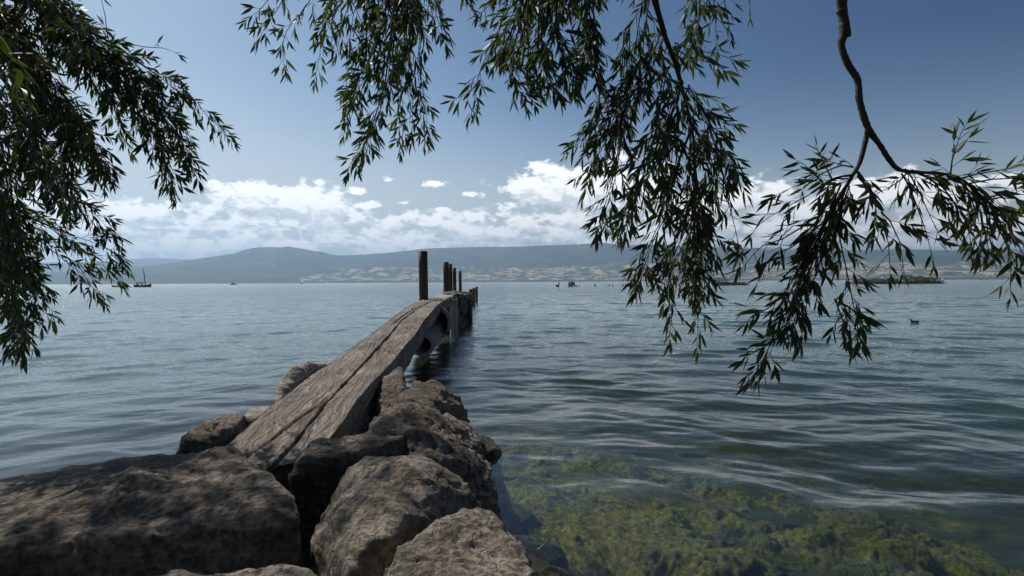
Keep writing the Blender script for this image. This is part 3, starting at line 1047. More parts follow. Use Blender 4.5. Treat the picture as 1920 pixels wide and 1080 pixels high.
# main crack
ck_y = [3.0, 3.4, 3.9, 4.5, 5.0, 5.6, 6.6, 7.6, 9.0, 10.5, 11.9]
ck_t = [0.66, 0.66, 0.64, 0.62, 0.58, 0.53, 0.47, 0.39, 0.44, 0.52, 0.50]
ck = (np.interp(U, ck_y, ck_t) - 0.5) * BW + 0.010 * vnoise(np.stack([U * 5, U * 0, U * 0], -1), 5) + 0.006 * vnoise(np.stack([U * 17, U * 0, U * 0], -1), 6)
ckw = np.interp(U, [3.0, 3.6, 4.3, 4.7, 5.3, 6.5, 7.3, 8.4, 12], [0.009, 0.009, 0.010, 0.008, 0.013, 0.014, 0.006, 0.009, 0.006])
ckw = ckw * (0.8 + 0.5 * vnoise(np.stack([U * 3.0, U * 0 + 9, U * 0], -1), 9))
g1 = np.exp(-((px_ - ck) / ckw) ** 2) * istop
ck2 = (np.interp(U, [3.0, 3.35, 3.7, 4.1], [0.30, 0.42, 0.50, 0.63]) - 0.5) * BW + 0.008 * vnoise(np.stack([U * 9, U * 0, U * 0], -1), 15)
g2 = np.exp(-((px_ - ck2) / 0.011) ** 2) * istop * np.clip((4.1 - U) / 0.3, 0, 1) * 0.35
ck3 = (np.interp(U, [7.2, 9.0, 10.4, 11.9], [0.25, 0.33, 0.66, 0.78]) - 0.5) * BW + 0.02 * vnoise(np.stack([U * 3, U * 0, U * 0], -1), 25)
g3 = np.exp(-((px_ - ck3) / 0.009) ** 2) * istop * np.clip((U - 7.2) / 0.4, 0, 1)
crk = np.clip(g1 + g2 + 0.7 * g3, 0, 1)
fibre = ridged(np.stack([U * 1.1, px_ * 22 + 1.2 * vnoise(q3 * 2.0, 2), pz_ * 18], -1), 3, 33, 0.6)
nl = 0.0035 * fibre + 0.006 * fbm(q3 * np.array([2.0, 7, 7]), 4, 44)
dz = nl - edge_drop - 0.11 * g1 - 0.05 * g2 - 0.03 * g3
# sag of the right half at the near end
dz = dz - np.where((px_ > ck) & istop, 0.006 * np.clip((4.6 - U) / 1.5, 0, 1), 0)
isside = (ex <= 0.0005) & (pz_ < -0.001)
ZZ = ZZ + np.where(istop | (pz_ > -0.001), dz, 0) + np.where(np.tile(prof[:, 1], NL) < -0.999, 0.02 * fbm(q3 * 2.5, 3, 90), 0)
XX = XX + np.where(isside, np.sign(px_) * (nl * 1.6 + 0.012 * fbm(q3 * np.array([1.2, 3, 5]), 3, 66)), 0)
XX = XX + 0.018 * np.sign(px_) * vnoise(np.stack([U * 0.8, np.sign(px_), U * 0], -1), 68) * (np.abs(px_) / (BW / 2 * taper))
# ragged near end
near = np.clip((3.35 - U) / 0.33, 0, 1)
YY = U + near * (0.10 * vnoise(np.stack([px_ * 5, pz_ * 5, U * 0], -1), 70) + 0.03 * np.where(px_ > ck, 1, 0) - 0.02)
V = np.stack([XX, YY, ZZ], -1)
F = grid_faces(NL, NP, wrap=True)
cap1 = V[:NP].mean(0) + np.array([0, -0.05, 0.03])
cap2 = V[-NP:].mean(0)
V = np.vstack([V, cap1, cap2])
fc = []
for i in range(NP):
    fc.append((i, (i + 1) % NP, len(V) - 2, len(V) - 2))
me = bpy.data.meshes.new('timber_body')
faces = [tuple(f) for f in F.tolist()] + [(a_, b_, c_) for a_, b_, c_, _ in [(i, len(V) - 2, (i + 1) % NP, 0) for i in range(NP)]] + \
        [((NL - 1) * NP + i, (NL - 1) * NP + (i + 1) % NP, len(V) - 1) for i in range(NP)]
me.from_pydata(V.tolist(), [], faces)
bm = bmesh.new()
bm.from_mesh(me)
bmesh.ops.recalc_face_normals(bm, faces=bm.faces)
bm.to_mesh(me)
bm.free()


def pattr(me, name, arr):
    a = me.attributes.new(name, 'FLOAT', 'POINT')
    a.data.foreach_set('value', np.concatenate([arr, [0, 0]]).astype(np.float32))


pattr(me, 'along', U)
pattr(me, 'across', acr * 0.6)
pattr(me, 'crack', crk)
lich = np.exp(-((U - 4.27) / 0.09) ** 2 - ((px_ - ck + 0.0) / 0.055) ** 2) + np.exp(-((U - 5.25) / 0.20) ** 2 - ((px_ - ck - 0.015) / 0.028) ** 2) * 0.7
pattr(me, 'lichen', np.clip(lich * 1.2, 0, 1) * istop)
me.name = 'timber'
tb = link('timber', me, M_wood)
md = tb.modifiers.new('split', 'EDGE_SPLIT')
md.split_angle = R(62)
tag(tb, 'long thick weathered timber with a deep crack rising from the rocks to the posts', 'timber')


# ------------------------------------------------------------------ posts
def lathe_post(name, x, y, z0, z1, rad, mat, label, group, lean=(0, 0), cap='open', seed=0, ragged=0.0, cat='post', nseg=20):
    """a hollow steel pipe or a solid pile standing in the water"""
    root = None
    rnd = random.Random(seed)
    nz = 14
    V, F = [], []
    for i in range(nz + 1):
        f = i / nz
        z = z0 + (z1 - z0) * f
        for k in range(nseg):
            an = 2 * math.pi * k / nseg
            rj = rad * (1 + 0.02 * math.sin(3 * an + seed) + 0.012 * rnd.uniform(-1, 1))
            dz = 0
            if i == nz:
                dz = ragged * (math.sin(2 * an + seed) * 0.5 + rnd.uniform(-0.5, 0.5))
            V.append(Vector((rj * math.cos(an) + lean[0] * (z), rj * math.sin(an) + lean[1] * (z), z + dz)))
    for i in range(nz):
        for k in range(nseg):
            F.append((i * nseg + k, i * nseg + (k + 1) % nseg, (i + 1) * nseg + (k + 1) % nseg, (i + 1) * nseg + k))
    mb = MB()
    mb.add(V, F)
    if cap == 'open':
        # rim and inner wall
        o = len(mb.v)
        topring = [nz * nseg + k for k in range(nseg)]
        cx, cy = lean[0] * z1, lean[1] * z1
        for zz in (z1, z1 - 0.5):
            for k in range(nseg):
                an = 2 * math.pi * k / nseg
                base = Vector(mb.v[topring[k]])
                mb.v.append((cx + (rad - 0.012) * math.cos(an), cy + (rad - 0.012) * math.sin(an), base.z - (0.0 if zz == z1 else 0.5)))
        for k in range(nseg):
            k2 = (k + 1) % nseg
            mb.f.append((topring[k], topring[k2], o + k2, o + k))
            mb.f.append((o + k, o + k2, o + nseg + k2, o + nseg + k))
    else:
        mb.f.append(tuple(nz * nseg + k for k in range(nseg)))
    me_o = mb.build(name, mat, None, True)
    me_o.location = (x, y, 0)
    tag(me_o, label, cat, group)
    bm = me_o
    return me_o


def xpx(px, d):
    return at(px, 530, d).x


POSTS = [('tall rust brown post nearest us, left of the timber far end', 795.2, 11.0, 1.94, 0.094, M_rust),
         ('tall rust brown post, second in the row behind the timber', 837.5, 17.6, 1.965, 0.094, M_rust),
         ('tall thin-looking post half hidden behind the second tall post', 845.3, 19.4, 1.96, 0.078, M_rust),
         ('tall rust brown post, fourth in the row out over the water', 853.0, 24.6, 1.955, 0.086, M_rust),
         ('tall rust brown post farthest out in the tall row', 863.4, 31.4, 1.955, 0.092, M_rust)]
for i, (lb, px, d, zt_, rad, mt) in enumerate(POSTS):
    lathe_post('post', xpx(px, d), d, -2.2, zt_, rad, mt, lb, 'tall steel posts of the old jetty', lean=(-0.012, 0.0), seed=i + 1)
LOW = [('short grey-brown post nearest us, right of the timber far end', 851.0, 12.4, 0.905, 0.095, M_postgrey, 0.0),
       ('short post with flaking orange rust round its top', 880.2, 17.2, 0.93, 0.096, M_rust, 0.05),
       ('short dark post just left of the flaking rusty post', 873.8, 18.3, 0.965, 0.085, M_rust, 0.0),
       ('short dark post rising behind the flaking rusty post', 881.9, 24.0, 0.975, 0.075, M_rust, 0.0),
       ('short post second from the outer end of the jetty', 887.9, 28.6, 0.985, 0.083, M_rust, 0.0),
       ('short post at the outermost end of the jetty', 893.5, 34.6, 0.995, 0.085, M_rust, 0.0)]
for i, (lb, px, d, zt_, rad, mt, rg) in enumerate(LOW):
    o = lathe_post('post', xpx(px, d), d, -2.2, zt_, rad, mt, lb, 'short posts along the right side of the jetty', seed=i + 11, ragged=rg)
    if rg > 0:
        mb = MB()
        rn = random.Random(4)
        for k in range(90):
            an = rn.uniform(0, 2 * math.pi)
            zz = zt_ - 0.02 - abs(rn.gauss(0, 0.13))
            rot = Matrix.Rotation(an, 3, 'Z') @ Matrix.Rotation(rn.uniform(-0.5, 0.5), 3, 'Y')
            mb.box(Vector(((rad + 0.006) * math.cos(an), (rad + 0.006) * math.sin(an), zz)), (0.02, rn.uniform(0.03, 0.07), rn.uniform(0.04, 0.10)), rot)
        mb.build('rust_flakes', M_rustflake, o)


# ------------------------------------------------------------------ concrete pipes, crib, slab, rod
def pipe(name, p0, p1, ro, ri, mat, label, cat, broken=0.0, seed=1, n=40):
    p0, p1 = Vector(p0), Vector(p1)
    axis = (p1 - p0)
    L = axis.length
    axis.normalize()
    a = axis.cross(Vector((0, 0, 1))).normalized()
    b = a.cross(axis).normalized()
    rn = random.Random(seed)
    nl = 10
    V, F = [], []
    jag = [broken * (vj * 0.5 + rn.uniform(-.2, .2)) for vj in [math.sin(2.2 * math.pi * k / n * 1.0 + seed) for k in range(n)]]
    for side, rad in ((0, ro), (1, ri)):
        for i in range(nl + 1):
            for k in range(n):
                an = 2 * math.pi * k / n
                s = L * i / nl + (jag[k] if i == 0 else 0)
                rj = rad * (1 + 0.012 * rn.uniform(-1, 1))
                V.append(p0 + axis * s + (a * math.cos(an) + b * math.sin(an)) * rj)
    m_ = (nl + 1) * n
    for side in (0, 1):
        for i in range(nl):
            for k in range(n):
                k2 = (k + 1) % n
                F.append((side * m_ + i * n + k, side * m_ + i * n + k2, side * m_ + (i + 1) * n + k2, side * m_ + (i + 1) * n + k))
    for i in (0, nl):
        for k in range(n):
            k2 = (k + 1) % n
            F.append((i * n + k, i * n + k2, m_ + i * n + k2, m_ + i * n + k))
    o = MB().add(V, F).build(name, mat, None, True)
    md = o.modifiers.new('split', 'EDGE_SPLIT')
    md.split_angle = R(50)
    tag(o, label, cat)
    return o


cA = at(812, 606, 9.9)
pipe('concrete_pipe', cA, cA + Vector((-0.20, 1.4, 0.02)), 0.33, 0.275, M_conc, 'large open grey concrete pipe lying under the far end of the timber', 'pipe', 0.16, 3)
cB = at(792, 648, 9.3)
pipe('concrete_pipe', cB, cB + Vector((0.16, 1.7, 0.30)), 0.20, 0.15, M_conc, 'smaller dark-mouthed pipe sloping into the water below the large pipe', 'pipe', 0.05, 7)


def blocks(name, items, mat, label, cat, seed, jit=0.02):
    """irregular broken slabs, one thing"""
    rn = random.Random(seed)
    bm = bmesh.new()
    for (c, s, rz, rx) in items:
        mtx = Matrix.Translation(c) @ Matrix.Rotation(rz, 4, 'Z') @ Matrix.Rotation(rx, 4, 'X') @ Matrix.Diagonal((*s, 1))
        r = bmesh.ops.create_cube(bm, size=1.0, matrix=mtx)
    bmesh.ops.bevel(bm, geom=bm.edges[:], offset=0.015, segments=1, affect='EDGES')
    bmesh.ops.subdivide_edges(bm, edges=bm.edges[:], cuts=3, use_grid_fill=True)
    P_ = np.array([v.co[:] for v in bm.verts])
    D_ = np.stack([fbm(P_ * 5, 3, seed), fbm(P_ * 5, 3, seed + 5), fbm(P_ * 5, 3, seed + 9)], -1) * jit
    for v, d_ in zip(bm.verts, D_):
        v.co += Vector(d_)
    me = bpy.data.meshes.new(name)
    bm.to_mesh(me)
    bm.free()
    o = link(name, me, mat)
    md = o.modifiers.new('split', 'EDGE_SPLIT')
    md.split_angle = R(45)
    return tag(o, label, cat)


# the rough masonry core of the jetty behind the timber
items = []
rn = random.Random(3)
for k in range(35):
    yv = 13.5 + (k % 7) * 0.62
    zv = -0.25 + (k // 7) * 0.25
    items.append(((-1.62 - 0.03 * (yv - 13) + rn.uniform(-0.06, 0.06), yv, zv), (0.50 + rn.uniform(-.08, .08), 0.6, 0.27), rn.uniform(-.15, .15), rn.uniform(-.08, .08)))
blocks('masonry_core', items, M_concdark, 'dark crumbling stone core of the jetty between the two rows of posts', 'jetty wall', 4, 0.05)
blocks('broken_slab', [((-1.68, 13.3, 0.915), (0.46, 2.2, 0.07), 0.03, 0.0), ((-1.66, 15.4, 0.925), (0.55, 1.7, 0.07), -0.08, 0.01)], M_conc,
       'flat broken slab lying on the jetty beyond the timber', 'slab', 9, 0.03)
blocks('wood_chunk', [((-1.60, 14.4, 0.985), (0.34, 0.9, 0.05), 0.4, 0.03), ((-1.62, 15.6, 0.99), (0.30, 0.7, 0.07), -0.5, -0.03)], M_oldwood,
       'piece of rotten wood lying on top of the broken slab', 'driftwood', 12, 0.04)
p0_ = at(838, 555.5, 14.0)
p1_ = at(877, 548.5, 17.0)
o = MB().tube([p0_, p0_.lerp(p1_, 0.4) + Vector((0, 0, 0.015)), p1_], 0.012, 6).build('iron_rod', M_iron)
tag(o, 'thin bent iron rod lying across to the short posts', 'rod')

# ------------------------------------------------------------------ rotten piles out in the lake
def pile(px, ptop, pbot, wpx, label, lean=0.0, group='old piles standing in the lake', seed=0, d=None):
    g = atz(px, pbot, 0.0)
    d = g.y if d is None else d
    hz = (pbot - ptop) / FPX * d
    rad = wpx * 1.25 / FPX * d / 2
    rn_ = random.Random(seed)
    mb = MB()
    x0 = at(px, pbot, d).x
    n = 6
    mb.tube([(lean * hz * k / n * 1.0 + rn_.uniform(-.1, .1) * rad, 0, -0.5 + (hz + 0.5) * k / n) for k in range(n + 1)],
            [rad * rn_.uniform(0.9, 1.15) * (1.1 - 0.3 * k / n) for k in range(n)] + [rad * 0.45], 7)
    o = mb.build('pile', M_pile, None, False)
    o.location = (x0, d, 0)
    tag(o, label, 'pile', group)
    return o


pile(1046.5, 528.5, 538, 2.0, 'tall leaning pile at the left end of the line of old piles', 0.22, seed=1)
blocks('pile_stump', [((at(1045, 537, 133).x, 133, 0.12), (0.7, 0.5, 0.6), 0.2, 0)], M_pile, 'low stump at the foot of the tall leaning pile', 'stump', 5, 0.12)
for i, px in enumerate([1067, 1070, 1073, 1077.5, 1081, 1085.5]):
    pile(px, [534, 533.5, 533, 531.5, 534.5, 535][i], 537.6, 2.1, ['first', 'second', 'third', 'fourth', 'fifth', 'sixth'][i] + ' pile from the left in the tight weedy clump', 0.02 * (i - 2), seed=10 + i)
pile(1116.5, 532.3, 537, 2.2, 'single stump alone between the two groups of piles', -0.3, seed=20)
for i, px in enumerate([1137.5, 1143, 1149]):
    pile(px, [535, 533, 532.8][i], 536.8, 1.6, ['lowest of three spaced stumps', 'middle one of three spaced stumps', 'right one of three spaced stumps'][i], 0, seed=30 + i)
for i, px in enumerate([1165.5, 1168.5, 1172.6, 1175.8, 1181, 1183.8]):
    pile(px, [534.4, 532.5, 531.6, 531.3, 530.6, 530.1][i], 536.7, 1.8, ['first', 'second', 'third', 'fourth', 'fifth', 'sixth'][i] + ' pile from the left in the right-hand row of six', 0.03, seed=40 + i)
o = pile(1213, 530, 536.3, 2.0, 'stump carrying a thin marker rod right of the row of piles', 0, seed=50)
MB().tube([(0, 0, 0.2), (0.02, 0, 2.1)], 0.03, 5).build('marker_rod', M_iron, o)


# ------------------------------------------------------------------ leaf helpers (bushes)
def leaf_mat(name, c1, c2, trans, tw=0.35, rough=0.5):
    m, t, out = new_mat(name)
    rn_ = t.new('ShaderNodeAttribute', attribute_name='rnd').outputs['Fac']
    c = t.mix(rn_, (*c1, 1), (*c2, 1))
    b = t.new('ShaderNodeBsdfPrincipled')
    t.put(b.inputs['Base Color'], c)
    b.inputs['Roughness'].default_value = rough
    b.inputs['Specular IOR Level'].default_value = 0.35
    tl = t.new('ShaderNodeBsdfTranslucent')
    t.put(tl.inputs[0], t.mix(rn_, (*[k * 0.6 for k in trans], 1), (*trans, 1)))
    mx = t.new('ShaderNodeMixShader')
    mx.inputs[0].default_value = tw
    t.l.new(b.outputs[0], mx.inputs[1])
    t.l.new(tl.outputs[0], mx.inputs[2])
    t.l.new(mx.outputs[0], out.inputs[0])
    return m


M_leaf = leaf_mat('willow_leaf', (0.018, 0.030, 0.010), (0.045, 0.062, 0.022), (0.13, 0.19, 0.02), 0.28)
M_bush = leaf_mat('bush_leaf', (0.07, 0.085, 0.03), (0.15, 0.15, 0.055), (0.15, 0.19, 0.04), 0.3)
M_twig = principled('willow_twig', (0.035, 0.026, 0.018), 0.8, 0, 0.3, 20)
M_bark = principled('willow_bark', (0.045, 0.036, 0.028), 0.9, 0, 0.45, 14, 0.012, 45)
M_catkin = principled('dry_catkin', (0.07, 0.05, 0.028), 0.9, 0, 0.3, 30)


def quads_mesh(name, centers, dirs, ups, lens, wids, mat, parent=None, rnd=None):
    """lens shaped leaves (4 faces each: two folded halves) at the given frames"""
    C_ = np.asarray(centers)
    D_ = np.asarray(dirs)
    D_ = D_ / np.linalg.norm(D_, axis=1)[:, None]
    Up = np.asarray(ups)
    S_ = np.cross(D_, Up)
    S_ = S_ / (np.linalg.norm(S_, axis=1)[:, None] + 1e-9)
    N_ = np.cross(S_, D_)
    L = np.asarray(lens)[:, None]
    W_ = np.asarray(wids)[:, None] * 0.5
    n = len(C_)
    # outline: base, 2 left, 2 right, mid rib 2, tip
    st = [(0.0, 0.0), (0.30, 0.92), (0.62, 0.80), (1.0, 0.0)]
    curl = rng.uniform(-0.05, 0.16, n)[:, None]
    base = C_
    rib1 = C_ + D_ * L * 0.30 - N_ * W_ * 0.15 - N_ * L * curl * 0.12
    rib2 = C_ + D_ * L * 0.62 - N_ * W_ * 0.15 - N_ * L * curl * 0.45
    tip = C_ + D_ * L - N_ * L * curl
    l1 = rib1 + S_ * W_ * 0.92 + N_ * W_ * 0.3
    r1 = rib1 - S_ * W_ * 0.92 + N_ * W_ * 0.3
    l2 = rib2 + S_ * W_ * 0.78 + N_ * W_ * 0.3
    r2 = rib2 - S_ * W_ * 0.78 + N_ * W_ * 0.3
    V = np.stack([base, rib1, rib2, tip, l1, l2, r1, r2], 1).reshape(-1, 3)
    o = (np.arange(n) * 8)[:, None]
    tris = np.array([[0, 4, 1], [1, 4, 5], [1, 5, 2], [2, 5, 3], [0, 1, 6], [1, 7, 6], [1, 2, 7], [2, 3, 7]])
    F = (o[:, :, None] + tris[None]).reshape(-1, 3)
    me = mesh_np(name, V, F)
    a = me.attributes.new('rnd', 'FLOAT', 'POINT')
    rv = rng.random(n) if rnd is None else rnd
    a.data.foreach_set('value', np.repeat(rv, 8).astype(np.float32))
    return link(name, me, mat, parent, False)


def bush(px, py, dist_, w_m, h_m, n, label, seed, group='bushes on the breakwaters', mat=None, z0=0.35):
    r_ = np.random.default_rng(seed)
    root = empty('bush', (at(px, py, dist_).x, dist_, z0), label, 'bush', group)
    d_ = r_.normal(size=(n, 3))
    d_ /= np.linalg.norm(d_, axis=1)[:, None]
    lump = 1 + 0.35 * fbm(d_ * 2.3 + seed, 3, seed)
    rad = (0.45 + 0.55 * r_.random(n) ** 0.5) * lump
    C_ = d_ * rad[:, None] * np.array([w_m / 2, w_m / 3, h_m / 2]) + np.array([0, 0, h_m * 0.45])
    C_[:, 2] = np.maximum(C_[:, 2], -0.15)
    D_ = d_ + r_.normal(size=(n, 3)) * 0.7 + np.array([0, 0, 0.4])
    quads_mesh('foliage', C_, D_, r_.normal(size=(n, 3)), r_.uniform(0.18, 0.42, n), r_.uniform(0.08, 0.17, n), mat or M_bush, root)
    mb = MB()
    rn_ = random.Random(seed)
    for k in range(5):
        mb.tube([(0, 0, -0.3), (rn_.uniform(-.2, .2) * w_m, rn_.uniform(-.1, .1), h_m * rn_.uniform(.5, .8))], [0.05, 0.015], 5)
    mb.build('stem', M_twig, root)
    return root


# ---- breakwaters: long heaps of stones behind rows of stakes
def breakwater(pxa, pxb, d, h, label, seed):
    xa, xb = at(pxa, 530, d).x, at(pxb, 530, d).x
    L = xb - xa
    n, mseg = int(max(60, L * 3)), 16
    u_ = np.linspace(0, 1, n)
    v_ = np.linspace(-1, 1, mseg)
    UU, VV = np.meshgrid(u_, v_, indexing='ij')
    x_ = UU.ravel() * L
    y_ = VV.ravel() * 2.2
    p_ = np.stack([x_, y_, np.zeros_like(x_)], -1)
    endf = np.clip(np.minimum(UU.ravel(), 1 - UU.ravel()) * L / 1.0, 0, 1) ** 0.5
    z_ = -0.4 + (h + 0.4) * (1 - VV.ravel() ** 4) * endf + 0.22 * fbm(p_ * 1.6, 3, seed)
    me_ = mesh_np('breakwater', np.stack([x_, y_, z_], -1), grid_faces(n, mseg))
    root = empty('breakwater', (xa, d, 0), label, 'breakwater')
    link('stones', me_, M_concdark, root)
    # weathered stakes along its front
    rn_ = random.Random(seed)
    mb = MB()
    k = 0
    s = 0.2
    while s < L:
        hh_ = h * rn_.uniform(0.75, 1.35)
        mb.tube([(s, -2.15, -0.5), (s + rn_.uniform(-.05, .05), -2.15, hh_)], [0.13, 0.10], 6)
        s += rn_.uniform(0.32, 0.6)
    mb.build('stake_row', M_pile, root)
    return root


breakwater(1336, 1400, 152, 0.85, 'short stake-lined breakwater showing between the hanging branches', 3)
breakwater(1592, 1764, 172, 0.80, 'long low overgrown breakwater on the right', 6)
bush(1352, 529, 152, 4.2, 2.0, 700, 'yellowish bush at the left end of the short breakwater', 1)
for i, (px, wpx, hpx, lb) in enumerate([(1616, 30, 5, 'low olive bush at the left end of the long breakwater'), (1645, 28, 5.5, 'low wide bush second from the left on the long breakwater'),
                                         (1672, 22, 6, 'low wide bush left of the tallest bush on the breakwater'), (1702, 24, 12, 'tallest rounded bush on the long breakwater'),
                                         (1726, 22, 9, 'dark green bush just right of the tallest bush'), (1744, 20, 7.5, 'bush nearest the right end of the long breakwater')]):
    bush(px, 529, 172, wpx / FPX * 172, hpx * 1.15 / FPX * 172, 1100, lb, 20 + i, z0=0.6)
for i, (px, lb) in enumerate([(1069, 'left weedy tuft growing on the clump of piles'), (1074.5, 'right weedy tuft growing on the clump of piles')]):
    bush(px, 533, 133, 0.75, 0.8, 160, lb, 60 + i, group='weeds on the old piles', z0=0.35)
# a marker post and a person-sized stake at the outer end of the long breakwater
for i, (px, h_) in enumerate([(1762.5, 1.9), (1759.0, 1.5)]):
    o = MB().tube([(0, 0, 0.2), (0.03, 0, h_)], [0.16, 0.12], 7).build('stake', M_pile)
    o.location = (at(px, 530, 170).x, 170, 0)
    tag(o, ['taller stake at the right tip of the long breakwater', 'shorter stake beside the taller one at the right tip of the breakwater'][i], 'stake', 'stakes at the breakwater tip')


# ------------------------------------------------------------------ boats
def hull_mesh(L, B, D, sheer=0.15, n=14):
    V, F = [], []
    for i in range(n + 1):
        s = i / n
        wd = B / 2 * (math.sin(math.pi * min(1, 0.18 + 0.82 * (1 - s)) * 0.5 + 0) ** 0.8 if s > 0 else 0.62) * (1 - s ** 3.2) ** 0.7
        wd = max(wd, 0.01)
        top = D + sheer * (2 * s - 0.8) ** 2
        kx = -L / 2 + L * s
        V += [(kx, -wd, top), (kx, -wd * 0.82, 0.02), (kx, 0, -0.28), (kx, wd * 0.82, 0.02), (kx, wd, top)]
    for i in range(n):
        for k in range(4):
            F.append((i * 5 + k, i * 5 + k + 1, (i + 1) * 5 + k + 1, (i + 1) * 5 + k))
        F.append((i * 5 + 4, i * 5 + 0, (i + 1) * 5 + 0, (i + 1) * 5 + 4))
    F.append((0, 4, 3, 2, 1))
    return V, F


def sail_tri(a_, b_, c_, bulge=0.25, n=8):
    """curved thin three-cornered sail, a = tack, b = head, c = clew"""
    a_, b_, c_ = Vector(a_), Vector(b_), Vector(c_)
    nv = (b_ - a_).cross(c_ - a_).normalized()
    V, F = [], []
    idx = {}
    for off_ in (0, 1):
        for i in range(n + 1):
            for j in range(n + 1 - i):
                u_, v_ = i / n, j / n
                w_ = 1 - u_ - v_
                p_ = a_ * w_ + b_ * u_ + c_ * v_
                p_ = p_ + nv * bulge * (4 * v_ * (1 - v_) * (1 - u_)) + nv * 0.03 * off_
                idx[(off_, i, j)] = len(V)
                V.append(p_)
    for off_ in (0, 1):
        for i in range(n):
            for j in range(n - i):
                F.append((idx[off_, i, j], idx[off_, i + 1, j], idx[off_, i, j + 1]))
                if j < n - i - 1:
                    F.append((idx[off_, i + 1, j], idx[off_, i + 1, j + 1], idx[off_, i, j + 1]))
    return V, F


def sailboat(px, pbot, hpx, label, d=None, hullmat=None, sails=True, heading=0.5, jib=True, group='sailing boats far out on the lake', dark=False):
    g = atz(px, pbot, 0)
    d = d or g.y
    Hm = hpx / FPX * d
    L = Hm * 1.0 if sails else Hm * 0.9
    root = empty('sailboat', (at(px, pbot, d).x, d, 0), label, 'sailboat', group)
    root.rotation_euler[2] = heading
    root.rotation_euler[0] = R(-14) if (sails and heading < 0) else 0
    MB().add(*hull_mesh(L, L * 0.3, L * 0.09, 0.1)).build('hull', hullmat or M_white, root, True)
    MB().tube([(L * 0.08, 0, 0.1), (L * 0.08, 0, Hm)], [0.012 * Hm, 0.006 * Hm], 6).build('mast', M_mast if dark else M_white, root)
    MB().tube([(L * 0.08, 0, L * 0.2), (-L * 0.42, 0, L * 0.22)], 0.008 * Hm, 6).build('boom', M_mast if dark else M_white, root)
    MB().box((0, 0, L * 0.12), (L * 0.3, L * 0.16, L * 0.07)).build('cabin', hullmat or M_white, root)
    if sails:
        MB().add(*sail_tri((L * 0.06, 0, L * 0.24), (L * 0.06, 0, Hm * 0.97), (-L * 0.5, 0, L * 0.24), 0.05 * L)).build('mainsail', M_sail, root, True)
        if jib:
            MB().add(*sail_tri((L * 0.48, 0, L * 0.14), (L * 0.11, 0, Hm * 0.85), (L * 0.0, 0.05, L * 0.18), 0.05 * L)).build('jib', M_sail, root, True)
    return root


def motorboat(px, pbot, wpx, label, d=None, dark=True, heading=0.1, group='motor boats far out on the lake'):
    g = atz(px, pbot, 0)
    d = d or g.y
    L = wpx / FPX * d
    hm = M_dark if dark else M_white
    root = empty('motorboat', (at(px, pbot, d).x, d, 0), label, 'motorboat', group)
    root.rotation_euler[2] = heading
    MB().add(*hull_mesh(L, L * 0.34, L * 0.11, 0.12)).build('hull', hm, root, True)
    MB().box((-L * 0.02, 0, L * 0.17), (L * 0.34, L * 0.24, L * 0.10)).build('cabin', hm, root)
    MB().box((-L * 0.02, 0, L * 0.24), (L * 0.30, L * 0.245, L * 0.05)).build('window_band', M_glass, root)
    MB().box((-L * 0.05, 0, L * 0.285), (L * 0.46, L * 0.27, L * 0.025)).build('canopy', hm, root)
    return root


# person sitting (continuous skinned body)
def person_mesh():
    me_ = bpy.data.meshes.new('person')
    P_ = [(0, 0, 0.10), (0, 0, 0.32), (0, 0, 0.50), (0, 0, 0.62), (0, 0, 0.74), (0.16, 0, 0.52), (0.26, 0.0, 0.30), (0.16, 0.2, 0.18), (-0.16, 0, 0.52), (-0.26, 0, 0.30), (-0.16, 0.2, 0.18),
          (0.12, 0.36, 0.12), (0.12, 0.46, -0.28), (-0.12, 0.36, 0.12), (-0.12, 0.46, -0.28)]
    E_ = [(0, 1), (1, 2), (2, 3), (3, 4), (2, 5), (5, 6), (6, 7), (2, 8), (8, 9), (9, 10), (0, 11), (11, 12), (0, 13), (13, 14)]
    rad = [0.16, 0.14, 0.15, 0.06, 0.11, 0.07, 0.05, 0.04, 0.07, 0.05, 0.04, 0.08, 0.05, 0.08, 0.05]
    me_.from_pydata(P_, E_, [])
    o_ = bpy.data.objects.new('person', me_)
    col.objects.link(o_)
    md = o_.modifiers.new('skin', 'SKIN')
    me_.skin_vertices[0].data[0].use_root = True
    for i_, r_ in enumerate(rad):
        me_.skin_vertices[0].data[i_].radius = (r_, r_)
    o_.modifiers.new('sub', 'SUBSURF').levels = 1
    me_.materials.append(principled('dark_clothes', (0.03, 0.03, 0.035), 0.9))
    return o_


# dark old boat with lowered sail at the left
D1 = 212.0
L1 = 32 / FPX * D1
b1_ = empty('sailboat', (at(268, 538, D1).x, D1, 0), 'dark old boat with a tall bare mast and people aboard at the left', 'sailboat', 'boats near the left branches')
MB().add(*hull_mesh(L1, 2.0, 0.75, 0.45)).build('hull', M_dark, b1_, True)
MB().tube([(1.0, 0, 0.2), (0.55, 0, 5.2), (0.1, 0, 7.0), (-0.1, 0, 7.5)], [0.17, 0.14, 0.11, 0.08], 7).build('mast', M_mast, b1_)
MB().tube([(0.9, 0, 1.9), (-2.9, 0, 1.9)], 0.13, 6).build('boom', M_mast, b1_)
MB().tube([(3.2, 0, 1.0), (0.45, 0, 5.6)], 0.02, 4).build('stay', M_mast, b1_)
MB().tube([(-2.8, 0, 0.8), (-2.8, 0, 1.9)], 0.05, 5).build('boom_crutch', M_mast, b1_)
MB().box((-0.1, 0, 7.35), (0.5, 0.04, 0.25)).build('pennant', M_dark, b1_)
per = person_mesh()
spots = [(-2.3, 'leftmost person sitting in the stern of the dark boat'), (-1.5, 'second person from the left sitting in the dark boat'), (-0.7, 'third person from the left sitting in the dark boat'), (0.2, 'person sitting nearest the mast of the dark boat')]
